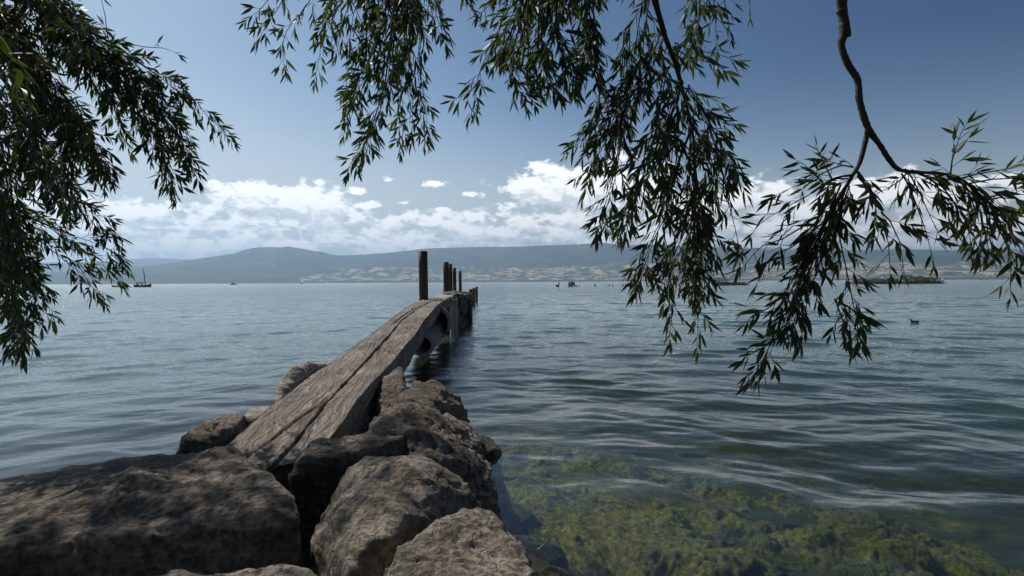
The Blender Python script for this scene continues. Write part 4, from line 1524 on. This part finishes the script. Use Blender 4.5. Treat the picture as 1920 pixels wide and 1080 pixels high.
for i, (dx_, lb) in enumerate(spots):
    o = per if i == 0 else per.copy()
    if i:
        col.objects.link(o)
    o.location = (b1_.location.x + dx_, D1 - 0.2, 0.85)
    o.rotation_euler[2] = [0.3, 2.8, 0.2, 3.0][i]
    tag(o, lb, 'person', 'people sitting in the dark boat')
D2 = 225.0
b2_ = empty('sailboat', (at(222, 537.5, D2).x, D2, 0), 'low grey boat with lowered rig left of the dark masted boat', 'sailboat', 'boats near the left branches')
b2_.rotation_euler[2] = math.pi
MB().add(*hull_mesh(5.6, 1.7, 0.5, 0.3)).build('hull', principled('grey_hull', (0.10, 0.12, 0.14), 0.5), b2_, True)
MB().tube([(0.2, 0, 0.3), (0.2, 0, 4.3)], [0.12, 0.08], 6).build('mast', M_mast, b2_)
MB().tube([(0.2, 0, 4.2), (2.6, 0, 0.7)], 0.03, 4).tube([(0.2, 0, 4.2), (-2.5, 0, 0.7)], 0.03, 4).build('stays', M_mast, b2_)
MB().tube([(0.2, 0, 1.1), (-2.3, 0, 1.2)], 0.1, 6).build('boom', M_mast, b2_)

motorboat(437.5, 533.9, 12, 'dark motorboat with a flat canopy left of the white sailboat', d=480)
sailboat(566, 531.6, 14.2, 'white-sailed boat heading away in front of the hills', d=620, hullmat=M_dark, heading=-1.05)
sailboat(385.5, 531.4, 3.0, 'tiny far sailboat left of the dark motorboat', d=1900, heading=-0.9)
motorboat(420, 531.7, 4.0, 'tiny grey boat just left of the dark motorboat', d=1400, dark=False)
sailboat(613.5, 530.4, 4.4, 'small far sailboat right of the white-sailed boat', d=1700, heading=-0.7)
motorboat(651, 530.2, 2.5, 'tiny dark boat, left of two specks near the timber', d=1500)
motorboat(667, 530.1, 2.5, 'tiny dark boat, right of two specks near the timber', d=1500)
motorboat(1423, 527.1, 9.5, 'white cabin boat beyond the short breakwater', d=520, dark=False, heading=3.0)
sailboat(1653.5, 525.6, 8.6, 'sailboat with a white sail behind the long breakwater', d=700, heading=-0.8)
sailboat(1765.5, 524.9, 8.6, 'sailboat with a white sail just past the breakwater tip', d=700, heading=-0.5)
for i, (px, wp, mt, lb) in enumerate([(1801, 5.5, M_white, 'white moored boat, first right of the breakwater'), (1817, 5.5, M_white, 'white moored boat, second right of the breakwater'),
                                      (1839, 5, M_blue, 'blue moored boat between the white ones'), (1850.5, 6.5, M_red, 'moored boat with a red hull on the right'), (1858.5, 4, M_white, 'white moored boat right beside the red one'),
                                      (1885, 5, M_white, 'white moored boat farthest right')]):
    sailboat(px, 524.8, [5, 9, 9, 13, 5, 6][i], lb, d=900, hullmat=mt, sails=False, heading=0.2 * i, group='boats moored on the right', )


# ------------------------------------------------------------------ duck
def duck():
    g = atz(1715, 605.6, 0)
    root = empty('duck', (g.x, g.y, 0), 'small dark duck with a pale bill swimming on the right', 'duck')
    V, F = [], []
    # body, neck and head as one lofted surface: (x, z, ry, rz)
    st = [(-0.155, 0.075, 0.006, 0.005), (-0.135, 0.066, 0.028, 0.016), (-0.10, 0.05, 0.055, 0.038), (-0.05, 0.038, 0.070, 0.050), (0.0, 0.034, 0.074, 0.053), (0.05, 0.036, 0.066, 0.048), (0.085, 0.045, 0.048, 0.042),
          (0.105, 0.070, 0.030, 0.030), (0.112, 0.095, 0.021, 0.020), (0.118, 0.115, 0.022, 0.020), (0.130, 0.132, 0.024, 0.023), (0.148, 0.132, 0.020, 0.018), (0.160, 0.128, 0.010, 0.010)]
    n = 14
    for i, (x_, z_, ry, rz) in enumerate(st):
        tx = st[min(i + 1, len(st) - 1)][0] - st[max(i - 1, 0)][0]
        tz = st[min(i + 1, len(st) - 1)][1] - st[max(i - 1, 0)][1]
        l_ = math.hypot(tx, tz)
        tx, tz = tx / l_, tz / l_
        for k in range(n):
            a_ = 2 * math.pi * k / n
            V.append((x_ - tz * rz * math.sin(a_), ry * math.cos(a_), z_ + tx * rz * math.sin(a_)))
    for i in range(len(st) - 1):
        for k in range(n):
            F.append((i * n + k, i * n + (k + 1) % n, (i + 1) * n + (k + 1) % n, (i + 1) * n + k))
    F.append(tuple(range(n)))
    F.append(tuple((len(st) - 1) * n + k for k in range(n)))
    MB().add(V, F).build('body', principled('duck_feathers', (0.035, 0.030, 0.025), 0.8, 0, 0.5, 40), root, True)
    MB().tube([(0.155, 0, 0.128), (0.172, 0, 0.123), (0.190, 0, 0.118)], [0.009, 0.008, 0.004], 8).build('bill', principled('duck_bill', (0.3, 0.26, 0.18), 0.5), root, True)
    for s in (-1, 1):
        MB().tube([(0.05, s * 0.055, 0.055), (-0.04, s * 0.066, 0.066), (-0.13, s * 0.03, 0.078)], [0.022, 0.028, 0.005], 8).build('wing', principled('duck_wing', (0.05, 0.042, 0.032), 0.8, 0, 0.5, 60), root, True)
        MB().tube([(0.141, s * 0.0195, 0.137), (0.141, s * 0.0235, 0.137)], [0.004, 0.002], 6).build('eye', M_dark, root)
    root.rotation_euler[2] = math.pi - 0.15
    root.scale = (0.85, 0.85, 0.85)
    return root


duck()

# ------------------------------------------------------------------ houses of the far shore villages
def house_proto(wall, roofm):
    root = empty('house', (0, 0, 0), 'house', 'house', 'houses along the far shore')
    MB().box((0, 0, 4), (14, 10, 8)).build('wall', wall, root)
    V = [(-7.6, -5.6, 7.9), (7.6, -5.6, 7.9), (7.6, 5.6, 7.9), (-7.6, 5.6, 7.9), (-7.6, 0, 12), (7.6, 0, 12)]
    MB().add(V, [(0, 1, 5, 4), (2, 3, 4, 5), (0, 4, 3), (1, 2, 5), (0, 3, 2, 1)]).build('roof', roofm, root)
    return root


M_hw = principled('house_wall', (0.62, 0.60, 0.55), 0.9)
M_hw2 = principled('house_wall_cream', (0.50, 0.44, 0.33), 0.9)
M_hr = principled('house_roof', (0.24, 0.12, 0.08), 0.9)
M_hr2 = principled('house_roof_grey', (0.12, 0.11, 0.10), 0.9)
protos = [house_proto(M_hw, M_hr), house_proto(M_hw2, M_hr2)]
rh = random.Random(21)
hl = bpy.data.objects['hills']
dg = bpy.context.evaluated_depsgraph_get()
n_h = 0
from mathutils.bvhtree import BVHTree
hme = hl.data
nv_ = len(hme.vertices)
bv = BVHTree.FromPolygons([v.co[:] for v in hme.vertices], [p_.vertices[:] for p_ in hme.polygons])
while n_h < 110:
    zone = rh.choice([(930, 1010, 5750, 6100), (1080, 1200, 5750, 6300), (1080, 1200, 5750, 6300), (780, 930, 5720, 5950), (1410, 1450, 5800, 6500), (1840, 1920, 5800, 6400), (440, 500, 5700, 5900), (1260, 1400, 5750, 6100)])
    px = rh.uniform(zone[0], zone[1])
    dd = rh.uniform(zone[2], zone[3]) if rh.random() < 0.8 else rh.uniform(5700, 6900)
    v = at(px, 530, 1.0)
    k_ = dd / math.hypot(v.x, v.y)
    X0, Y0 = v.x * k_, v.y * k_
    hit = bv.ray_cast(Vector((X0, Y0, 2000)), Vector((0, 0, -1)))
    if hit[0] is None:
        continue
    kind_ = rh.random() < 0.3
    if n_h < 2:
        o = protos[n_h]
        kind_ = n_h == 1
    else:
        o = copy_tree(protos[1 if kind_ else 0])
    o.location = (X0, Y0, hit[0].z - 0.8)
    o.rotation_euler[2] = rh.uniform(-0.9, 0.9)
    s_ = rh.uniform(0.8, 1.5)
    o.scale = (s_, s_ * rh.uniform(0.8, 1.3), s_)
    tag(o, 'tiny cream house with a grey roof in the villages across the lake' if kind_ else 'tiny white house with a brown roof in the villages across the lake', 'house',
        'cream grey-roofed houses along the far shore' if kind_ else 'white brown-roofed houses along the far shore')
    n_h += 1

# ------------------------------------------------------------------ the willow
trunk_base = Vector((-2.6, -3.4, 0.65))
willow = empty('willow_tree', trunk_base, 'willow tree whose leafy branches hang into the picture from above', 'tree')


def to_local(o):
    o.location = -trunk_base if o.parent is willow else (0, 0, 0)
    return o


def smooth_path(pts, n):
    """Catmull-Rom resample"""
    P_ = [pts[0]] + list(pts) + [pts[-1]]
    out = []
    segs = len(pts) - 1
    for i in range(n + 1):
        t_ = i / n * segs
        s = min(int(t_), segs - 1)
        f = t_ - s
        a_, b_, c_, d_ = P_[s], P_[s + 1], P_[s + 2], P_[s + 3]
        out.append(0.5 * ((2 * b_) + (c_ - a_) * f + (2 * a_ - 5 * b_ + 4 * c_ - d_) * f * f + (3 * b_ - a_ - 3 * c_ + d_) * f ** 3))
    return out


# trunk and the limbs that run overhead
tr_pts = smooth_path([trunk_base + Vector((0, 0, -0.5)), trunk_base + Vector((0.1, 0.2, 1.0)), trunk_base + Vector((0.4, 0.7, 2.2)), trunk_base + Vector((0.9, 1.6, 3.2))], 14)
to_local(MB().tube(tr_pts, [0.36 - 0.012 * i for i in range(15)], 18).build('trunk', M_bark, willow, True))


class Foliage:
    def __init__(self, seed):
        self.C, self.D, self.U, self.L, self.W = [], [], [], [], []
        self.tw = MB()
        self.ck = self.tw
        self.r = random.Random(seed)

    def leaf(self, p, d, l, w=None):
        r = self.r
        self.C.append(p[:])
        self.D.append(d[:])
        self.U.append((r.gauss(0, 1), r.gauss(0, 1), r.gauss(0, 1)))
        self.L.append(l)
        self.W.append(w or l * r.uniform(0.17, 0.25))

    def twig(self, p, d, L, rad=0.0014, ll=0.085, gap=0.0165, droop=0.55, bare=0.0, catk=0.0):
        """a shoot with alternate leaves, bending down under its weight"""
        r = self.r
        n = max(3, int(L / gap))
        d = d.normalized()
        pts = [p]
        pos = Vector(p)
        phi = r.uniform(0, 6.28)
        wob = Vector((r.gauss(0, 1), r.gauss(0, 1), r.gauss(0, .4))) * 0.05
        for i in range(n):
            d = (d + Vector((0, 0, -1)) * droop * gap / 0.10 * 0.45 + wob * 0.4 + Vector((r.gauss(0, 1), r.gauss(0, 1), r.gauss(0, 1))) * 0.05).normalized()
            pos = pos + d * gap
            pts.append(Vector(pos))
            f = i / n
            if f >= bare:
                phi += 2.4 + r.uniform(-.4, .4)
                a_ = d.cross(Vector((math.cos(phi), math.sin(phi), 0.3)))
                if a_.length < 0.05:
                    continue
                a_.normalize()
                spread = r.uniform(0.5, 1.0) * (1.0 - 0.45 * f)
                dd = (d + a_ * spread + Vector((0, 0, -0.30))).normalized()
                if r.random() < catk:
                    self.catkin(pos, dd)
                elif r.random() < 0.93:
                    self.leaf(pos, dd, ll * r.uniform(0.65, 1.15) * (0.75 + 0.5 * math.sin(math.pi * min(1, f * 0.8 + 0.15))))
        self.leaf(pos, (d + Vector((r.gauss(0, .1), r.gauss(0, .1), 0))), ll * 0.9)
        m_ = max(2, len(pts) // 3)
        pk = [pts[int(round(j * (len(pts) - 1) / m_))] for j in range(m_ + 1)]
        self.tw.tube(pk, [rad * (1.25 - 0.8 * j / m_) for j in range(m_ + 1)], 4, False)

    def catkin(self, p, d):
        r = self.r
        L = r.uniform(0.025, 0.05)
        d = d.normalized()
        pts = [p + d * L * k / 5 + Vector((0, 0, -0.004 * k)) for k in range(6)]
        self.ck.tube(pts, [0.0012] + [0.0036 * r.uniform(0.5, 1.2) for k in range(4)] + [0.001], 5, False)

    def strand(self, pts, rad0=0.004, side=0.09, sl=0.22, ll=0.085, catk=0.02, leafy0=0.0, rad1=0.0012, tipleaf=0.25, branchiness=1.0):
        """hanging branchlet along pts, with leafy side shoots"""
        r = self.r
        L = sum((pts[i + 1] - pts[i]).length for i in range(len(pts) - 1))
        n = max(6, int(L / 0.03))
        path = smooth_path(pts, n)
        k_ = max(3, n // 2)
        pk = [path[int(round(j * n / k_))] for j in range(k_ + 1)]
        self.tw.tube(pk, [rad0 + (rad1 - rad0) * j / k_ for j in range(k_ + 1)], 5, False)
        s = side * r.random()
        phi = r.uniform(0, 6.28)
        while s < L:
            f = s / L
            i = min(int(f * n), n - 1)
            p = path[i]
            d = (path[i + 1] - path[i]).normalized()
            if f >= leafy0:
                phi += 2.4 + r.uniform(-.6, .6)
                a_ = d.cross(Vector((math.cos(phi), math.sin(phi), 0.25)))
                if a_.length > 0.05:
                    a_.normalize()
                    dd = (d * 0.8 + a_ * r.uniform(0.5, 1.0)).normalized()
                    self.twig(p, dd, sl * r.uniform(0.4, 1.15) * (1 - 0.45 * f), ll=ll, catk=catk if r.random() < 0.8 else 0.6, bare=0.05)
            s += side * r.uniform(0.5, 1.5) / branchiness
        self.twig(path[-1], path[-1] - path[-2], sl * 0.6, ll=ll, catk=0.0)

    def build(self, label):
        br = self.tw.build('branch', M_twig, willow, True)
        to_local(br)
        br['label'] = label
        if self.C:
            fo = quads_mesh('foliage', self.C, self.D, self.U, self.L, self.W, M_leaf, br)
        return br


def P3(pts, d, dj=0.0, off=(0, 0), r=None, grow=0.0):
    """a run of picture points at distance d (metres), shifted and bent for variety"""
    out = []
    n = len(pts)
    for i, q in enumerate(pts):
        f = i / max(1, n - 1)
        dd = (q[2] if len(q) > 2 else d) + dj * (0.6 + 0.6 * f)
        out.append(at(q[0] + off[0] * (0.5 + f * 0.5), q[1] + off[1] * (0.5 + f * 0.5), dd))
    return out


def group(seed, label, strands, d, copies, spread, djit, thick=(), **kw):
    kw['side'] = kw.get('side', 0.09) * 0.72
    fo = Foliage(seed)
    for (pts, rads) in thick:
        P_ = [at(q[0], q[1], q[2] if len(q) > 2 else d) for q in pts]
        n = 10 * len(P_)
        path = smooth_path(P_, n)
        rn_ = fo.r
        fo.tw.tube(path, [float(np.interp(k / n, np.linspace(0, 1, len(rads)), rads)) * (1 + 0.10 * rn_.uniform(-1, 1)) for k in range(n + 1)], 9, True)
    for st in strands:
        pts, cp = st[0], (st[1] if len(st) > 1 else copies)
        opt = dict(kw)
        if len(st) > 2:
            opt.update(st[2])
        for c in range(cp):
            o_ = (0, 0) if c == 0 else (fo.r.gauss(0, spread), fo.r.gauss(0, spread))
            cut = pts if c == 0 or len(pts) < 5 else pts[:len(pts) - fo.r.choice([0, 0, 1])]
            fo.strand(P3(cut, d, 0 if c == 0 else fo.r.gauss(0, djit), o_), **opt)
    print('group', label, len(fo.C), 'leaves')
    return fo.build(label)


# left mass
group(1, 'dense leafy branches filling the upper left', [
    ([(-80, -30), (80, 20), (180, 75), (260, 118), (330, 168), (385, 212), (418, 248)], 1),
    ([(-80, -30), (60, 30), (150, 75), (230, 125), (290, 165), (330, 215)], 4),
    ([(-60, 30), (60, 70), (160, 110), (240, 160), (300, 210), (330, 255), (345, 295)], 2),
    ([(100, 60), (180, 130), (240, 195), (285, 255), (308, 300), (320, 340)], 3),
    ([(-40, 60), (60, 150), (130, 220), (175, 280), (188, 325)], 5),
    ([(-40, 0), (60, 90), (120, 180), (150, 250), (135, 320)], 5),
    ([(-60, 150), (20, 220), (80, 300), (110, 355), (150, 382), (185, 408), (206, 435)], 1),
    ([(-60, 130), (10, 220), (50, 300), (85, 350), (110, 390)], 5),
    ([(-60, 300), (0, 380), (60, 415), (130, 440), (180, 456), (208, 470), (222, 484)], 1),
    ([(-50, 330), (20, 395), (80, 455), (130, 495), (160, 520), (178, 545)], 2),
    ([(-50, 380), (10, 445), (50, 505), (80, 545), (92, 580)], 4),
    ([(-60, 440), (-15, 490), (20, 545), (40, 590), (34, 625)], 4),
    ([(-60, 200), (0, 270), (30, 360), (40, 430), (60, 490)], 5),
    ([(-70, 260), (-20, 340), (10, 420), (20, 480), (20, 540)], 5),
    ([(-60, -20), (20, 50), (60, 140), (70, 220), (60, 290)], 6),
    ([(0, -60), (80, 10), (140, 80), (190, 160), (225, 230)], 4),
    ([(40, -60), (90, -10), (135, 40), (150, 80)], 3),
    ([(215, 100), (202, 70), (198, 35), (190, 0), (184, -20)], 1, dict(side=0.2, sl=0.1)),
    ([(235, 80), (270, 88), (305, 90), (325, 97)], 1, dict(side=0.3, sl=0.05, catk=0.9)),
], 4.0, 3, 24, 0.5, thick=[([(-260, -300, 3.6), (-100, -60, 3.9), (60, 10, 4.0), (190, 70, 4.0), (300, 145, 4.0)], [0.035, 0.022, 0.012, 0.008, 0.004]),
                            ([(-300, -100, 3.8), (-80, 50, 4.0), (40, 200, 4.1), (90, 330, 4.1)], [0.03, 0.02, 0.010, 0.004]),
                            ([(-300, 100, 3.8), (-80, 270, 4.0), (30, 390, 4.0), (140, 442, 4.0)], [0.03, 0.02, 0.010, 0.005])],
      side=0.062, sl=0.22, ll=0.086)
# a few much nearer leaves at the left edge
group(2, 'near branch with large dark leaves at the far left edge', [
    ([(-120, -40), (-50, 20), (0, 60), (30, 110)], 2), ([(-120, 30), (-60, 80), (-10, 120), (20, 150)], 1)], 1.7, 1, 20, 0.1, side=0.12, sl=0.12, ll=0.09)

# top centre-left
group(3, 'sunlit hanging branches left of centre at the top', [
    ([(540, -60), (515, -20), (495, 10), (478, 25)], 1),
    ([(550, -60), (530, 0), (508, 35), (492, 60)], 1),
    ([(610, -50), (575, 10), (542, 50), (530, 85), (532, 115)], 1),
    ([(650, -50), (612, 20), (602, 65), (600, 100), (594, 130)], 1),
    ([(700, -50), (655, 10), (642, 50), (634, 85)], 2),
    ([(745, -60), (722, 50), (702, 125), (675, 185), (652, 230)], 3),
    ([(745, -60), (732, 60), (722, 150), (702, 220), (684, 270), (662, 305)], 3),
    ([(765, -50), (762, 70), (752, 150), (756, 210), (754, 262)], 3),
    ([(785, -50), (790, 50), (786, 130), (797, 195), (801, 245)], 2),
    ([(830, -50), (816, 10), (822, 40), (832, 65)], 2),
    ([(700, -50), (684, 50), (674, 120), (656, 175), (648, 205)], 2),
    ([(720, -50), (700, 0), (700, 50), (690, 90)], 4),
    ([(770, -50), (765, 0), (760, 60), (745, 110)], 5),
    ([(660, -60), (640, -10), (625, 20), (610, 45)], 3),
    ([(860, -50), (868, -20), (876, 0)], 1),
], 3.7, 2, 15, 0.3, thick=[([(720, -400, 3.2), (740, -150, 3.6), (745, 0, 3.7), (735, 110, 3.7)], [0.03, 0.018, 0.009, 0.004])],
      side=0.085, sl=0.17, ll=0.085, catk=0.06)

# centre-right
group(4, 'long dark hanging branch right of centre', [
    ([(970, -60), (945, 25), (930, 75), (903, 125), (894, 160), (888, 195)], 1),
    ([(900, 150), (880, 172), (862, 182)], 1, dict(side=0.05, sl=0.08)),
    ([(950, -40), (925, 0), (908, 18)], 1, dict(sl=0.1)),
    ([(1000, -50), (972, 55), (958, 110), (972, 145), (990, 172)], 3),
    ([(1015, -50), (1010, 50), (1008, 100), (1013, 130), (1025, 150)], 2),
    ([(1055, -50), (1040, 50), (1058, 105), (1070, 145)], 3),
    ([(1000, -60), (985, -10), (965, 40), (950, 80)], 4),
    ([(1060, -60), (1050, -10), (1030, 40), (1010, 80)], 4),
    ([(1120, -50), (1105, 20), (1110, 80), (1098, 130)], 4),
    ([(1105, -50), (1100, 60), (1112, 130), (1125, 190), (1112, 235), (1088, 265)], 3),
    ([(1170, 60), (1163, 170), (1150, 240), (1118, 295), (1100, 340)], 3),
    ([(1185, 120), (1165, 220), (1155, 310), (1137, 375), (1126, 415)], 2),
    ([(1250, 130), (1230, 240), (1210, 310), (1195, 370), (1178, 415)], 3),
    ([(1300, 230), (1265, 320), (1250, 390), (1226, 440), (1208, 490), (1200, 515)], 2),
    ([(1300, 280), (1308, 370), (1290, 460), (1272, 520), (1262, 570), (1257, 610)], 1),
    ([(1300, 300), (1305, 380), (1285, 450), (1262, 500), (1250, 540)], 2),
    ([(1300, 330), (1318, 420), (1312, 500), (1310, 560), (1308, 625)], 1),
    ([(1300, 330), (1310, 420), (1300, 490), (1300, 530)], 3),
    ([(1290, 170), (1328, 235), (1348, 285), (1362, 312)], 3),
    ([(1265, 80), (1300, 95), (1332, 98), (1352, 104)], 2),
    ([(1305, 200), (1330, 215), (1352, 222)], 2),
    ([(1325, 230), (1352, 310), (1366, 380), (1380, 435), (1384, 465)], 1),
    ([(1300, 390), (1330, 440), (1345, 480), (1335, 520)], 2),
    ([(1345, -50), (1358, 0), (1366, 40)], 2),
    ([(1225, -50), (1210, 50), (1206, 120), (1222, 180)], 2),
    ([(1300, -50), (1312, 20), (1298, 80)], 3),
    ([(1280, 150), (1250, 240), (1240, 310), (1245, 370)], 4),
    ([(1300, 240), (1330, 300), (1335, 360), (1320, 420)], 3),
    ([(1240, 60), (1210, 130), (1170, 190), (1130, 240)], 3),
    ([(1400, -30), (1405, 0), (1406, 12)], 1, dict(side=0.3, sl=0.05, catk=0.9)),
], 2.85, 2, 14, 0.22, thick=[([(1190, -350, 2.3), (1212, -80, 2.7), (1243, 55, 2.85), (1265, 115, 2.85), (1285, 190, 2.85), (1300, 260, 2.85), (1300, 400, 2.85), (1302, 480, 2.85)], [0.030, 0.020, 0.0135, 0.012, 0.009, 0.006, 0.004, 0.002]),
                             ([(1040, -200, 2.6), (1030, 0, 2.8), (1020, 70, 2.85)], [0.02, 0.010, 0.004]),
                             ([(1256, 125, 2.85), (1215, 165, 2.85), (1175, 195, 2.85)], [0.007, 0.005, 0.003])],
      side=0.068, sl=0.165, ll=0.078, catk=0.05)

# right
group(5, 'bare forked branch ending in leafy shoots on the right', [
    ([(1590, 335), (1560, 337), (1530, 358), (1490, 380), (1450, 402), (1425, 420)], 2),
    ([(1560, 336), (1548, 312), (1540, 295)], 2, dict(sl=0.07, side=0.03, catk=0.5)),
    ([(1598, 335), (1578, 365), (1558, 405), (1528, 455), (1500, 520), (1475, 590), (1450, 650), (1432, 685)], 2),
    ([(1588, 350), (1560, 420), (1530, 480), (1500, 540), (1480, 600)], 3),
    ([(1608, 328), (1630, 352), (1643, 380), (1640, 415)], 2),
    ([(1640, 400), (1655, 420), (1665, 450), (1668, 490)], 2),
    ([(1582, 362), (1573, 430), (1588, 510), (1600, 570), (1608, 610)], 2),
    ([(1560, 400), (1540, 480), (1515, 560), (1505, 620)], 3),
    ([(1540, 420), (1490, 460), (1450, 480), (1430, 510)], 2),
    ([(1530, 440), (1490, 520), (1450, 570), (1420, 590)], 1),
    ([(1520, 480), (1490, 560), (1470, 620), (1435, 650), (1415, 660)], 1),
    ([(1565, 560), (1580, 600), (1590, 630)], 2),
    ([(1782, 326), (1785, 300), (1793, 275), (1801, 252)], 1, dict(side=0.025, sl=0.03, catk=0.0)),
    ([(1690, 325), (1705, 350), (1720, 390), (1735, 430), (1745, 470)], 2),
    ([(1720, 325), (1760, 345), (1790, 380), (1800, 420)], 3),
    ([(1780, 328), (1810, 350), (1830, 400), (1825, 440)], 2),
    ([(1800, 335), (1850, 322), (1895, 318), (1925, 305)], 2),
    ([(1840, 370), (1855, 420), (1845, 460)], 2),
    ([(1860, 385), (1880, 430), (1895, 480), (1895, 530)], 1),
    ([(1880, 400), (1905, 450), (1925, 490)], 2),
    ([(1900, 410), (1940, 440), (1960, 500)], 1),
    ([(1700, 325), (1680, 345), (1650, 360)], 1),
    ([(1850, 375), (1890, 370), (1930, 380)], 2),
], 2.3, 4, 16, 0.18, thick=[([(1540, -420, 1.9), (1568, -120, 2.2), (1578, 0, 2.3), (1583, 55, 2.3), (1578, 85, 2.3), (1590, 120, 2.3), (1608, 150, 2.3), (1612, 190, 2.3), (1628, 240, 2.3), (1650, 272, 2.3), (1668, 300, 2.3), (1686, 318, 2.3), (1720, 323, 2.3), (1760, 325, 2.3), (1800, 335, 2.3), (1845, 372, 2.3), (1885, 402, 2.3), (1940, 430, 2.3)],
                             [0.034, 0.028, 0.0205, 0.019, 0.0145, 0.0145, 0.014, 0.0135, 0.014, 0.011, 0.011, 0.009, 0.0075, 0.0065, 0.006, 0.005, 0.004, 0.002]),
                            ([(1578, 20, 2.297), (1588, 50, 2.29), (1592, 68, 2.288)], [0.021, 0.013, 0.010]),
                            ([(1628, 240, 2.3), (1622, 268, 2.3), (1612, 305, 2.3), (1598, 330, 2.3), (1578, 365, 2.3), (1556, 405, 2.3), (1530, 455, 2.3), (1500, 525, 2.3), (1475, 600, 2.3)], [0.012, 0.011, 0.009, 0.008, 0.006, 0.005, 0.004, 0.003, 0.002]),
                            ([(1600, 328, 2.3), (1560, 336, 2.3), (1520, 362, 2.3)], [0.006, 0.004, 0.002]),
                            ([(1608, 322, 2.3), (1630, 352, 2.3), (1643, 380, 2.3)], [0.006, 0.005, 0.003])],
      side=0.075, sl=0.125, ll=0.074, catk=0.10)

# overhead canopy, out of the picture, whose shade falls on the rocks
fo = Foliage(9)
rr2 = random.Random(31)
for k in range(112):
    # points between the rocks and the sun
    g = Vector((rr2.gauss(-1.45, 0.5), rr2.uniform(1.0, 2.75), 0.45)) if k < 72 else Vector((rr2.gauss(-1.45, 0.28), rr2.uniform(2.9, 4.1), 0.45))
    h_ = rr2.uniform(2.6, 3.6)
    c_ = g + sun_vec * (h_ / sun_vec.z)
    ys_ = c_.y
    if c_.z < CAM_H + 0.64 * ys_ + 0.25 and ys_ > 0:
        c_.z = CAM_H + 0.64 * ys_ + 0.3
    d_ = Vector((rr2.uniform(-1, 1), rr2.uniform(-1, 1), -0.1)).normalized() * 0.35
    fo.strand([c_ - d_ + Vector((0, 0, .1)), c_, c_ + d_ - Vector((0, 0, 0.1))], side=0.11, sl=0.16, ll=0.085)
# the crown over and behind the camera, which keeps the open sky off the near rocks
crown_c, crown_d, crown_l = [], [], []
for k in range(420):
    cx_, cy_ = rr2.uniform(-6.5, 4.5), rr2.uniform(-7.5, 0.9)
    cz_ = 3.0 + 2.6 * rr2.random() + 0.35 * max(0, cy_)
    if cy_ > -0.5:
        cz_ = max(cz_, 3.4)
    for q in range(42):
        v_ = Vector((rr2.gauss(0, .34), rr2.gauss(0, .34), rr2.gauss(0, .42)))
        crown_c.append((cx_ + v_.x, min(cy_ + v_.y, 1.2), cz_ + v_.z))
        crown_d.append((rr2.gauss(0, .5), rr2.gauss(0, .5), -1 + rr2.gauss(0, .3)))
        crown_l.append(rr2.uniform(0.10, 0.17))
to_local(quads_mesh('crown', crown_c, crown_d, rng.normal(size=(len(crown_c), 3)), crown_l, [l_ * 0.34 for l_ in crown_l], M_leaf, willow))
# limbs that carry the branches
tp = tr_pts[-1]
for e in [at(-200, -300, 3.6), at(720, -400, 3.2), at(1190, -350, 2.3), at(1540, -420, 1.9), Vector((-2.8, 3.2, 4.4)), Vector((-3.8, 2.2, 4.2))]:
    mid = tp.lerp(e, 0.5) + Vector((0, 0, 0.5))
    pp = smooth_path([tp - Vector((0.1, 0.2, 0.3)), mid, e], 14)
    fo.tw.tube(pp, [0.13 - 0.0065 * k for k in range(15)], 10)
fo.build('limbs and leafy shoots arching overhead')
print('canopy', len(fo.C))

# ------------------------------------------------------------------ small things near the camera
o = MB().tube([at(1008, 1031, 1.95), at(1017, 1024, 1.97), at(1026, 1016, 1.98)], 0.0028, 5).build('twig', principled('pale_twig', (0.30, 0.26, 0.2), 0.8))
tag(o, 'short pale twig sticking up beside the pitted boulder', 'twig')

# ------------------------------------------------------------------ haze
HZ = bpy.data.meshes.new('haze')
bm = bmesh.new()
bmesh.ops.create_cube(bm, size=1.0, matrix=Matrix.Translation((0, 3500, 440)) @ Matrix.Diagonal((40000, 26000, 920, 1)))
bm.to_mesh(HZ)
bm.free()
m, t, out = new_mat('haze_air')
pv = t.new('ShaderNodeVolumePrincipled')
pv.inputs['Color'].default_value = (0.49, 0.72, 1.0, 1)
pv.inputs['Density'].default_value = 0.000118
pv.inputs['Anisotropy'].default_value = 0.4
t.l.new(pv.outputs[0], out.inputs['Volume'])
ho = link('haze', HZ, m, None, False)
tag(ho, kind='stuff')
ho['label'] = 'thin blue air over the lake and the far hills'
ho['category'] = 'haze'
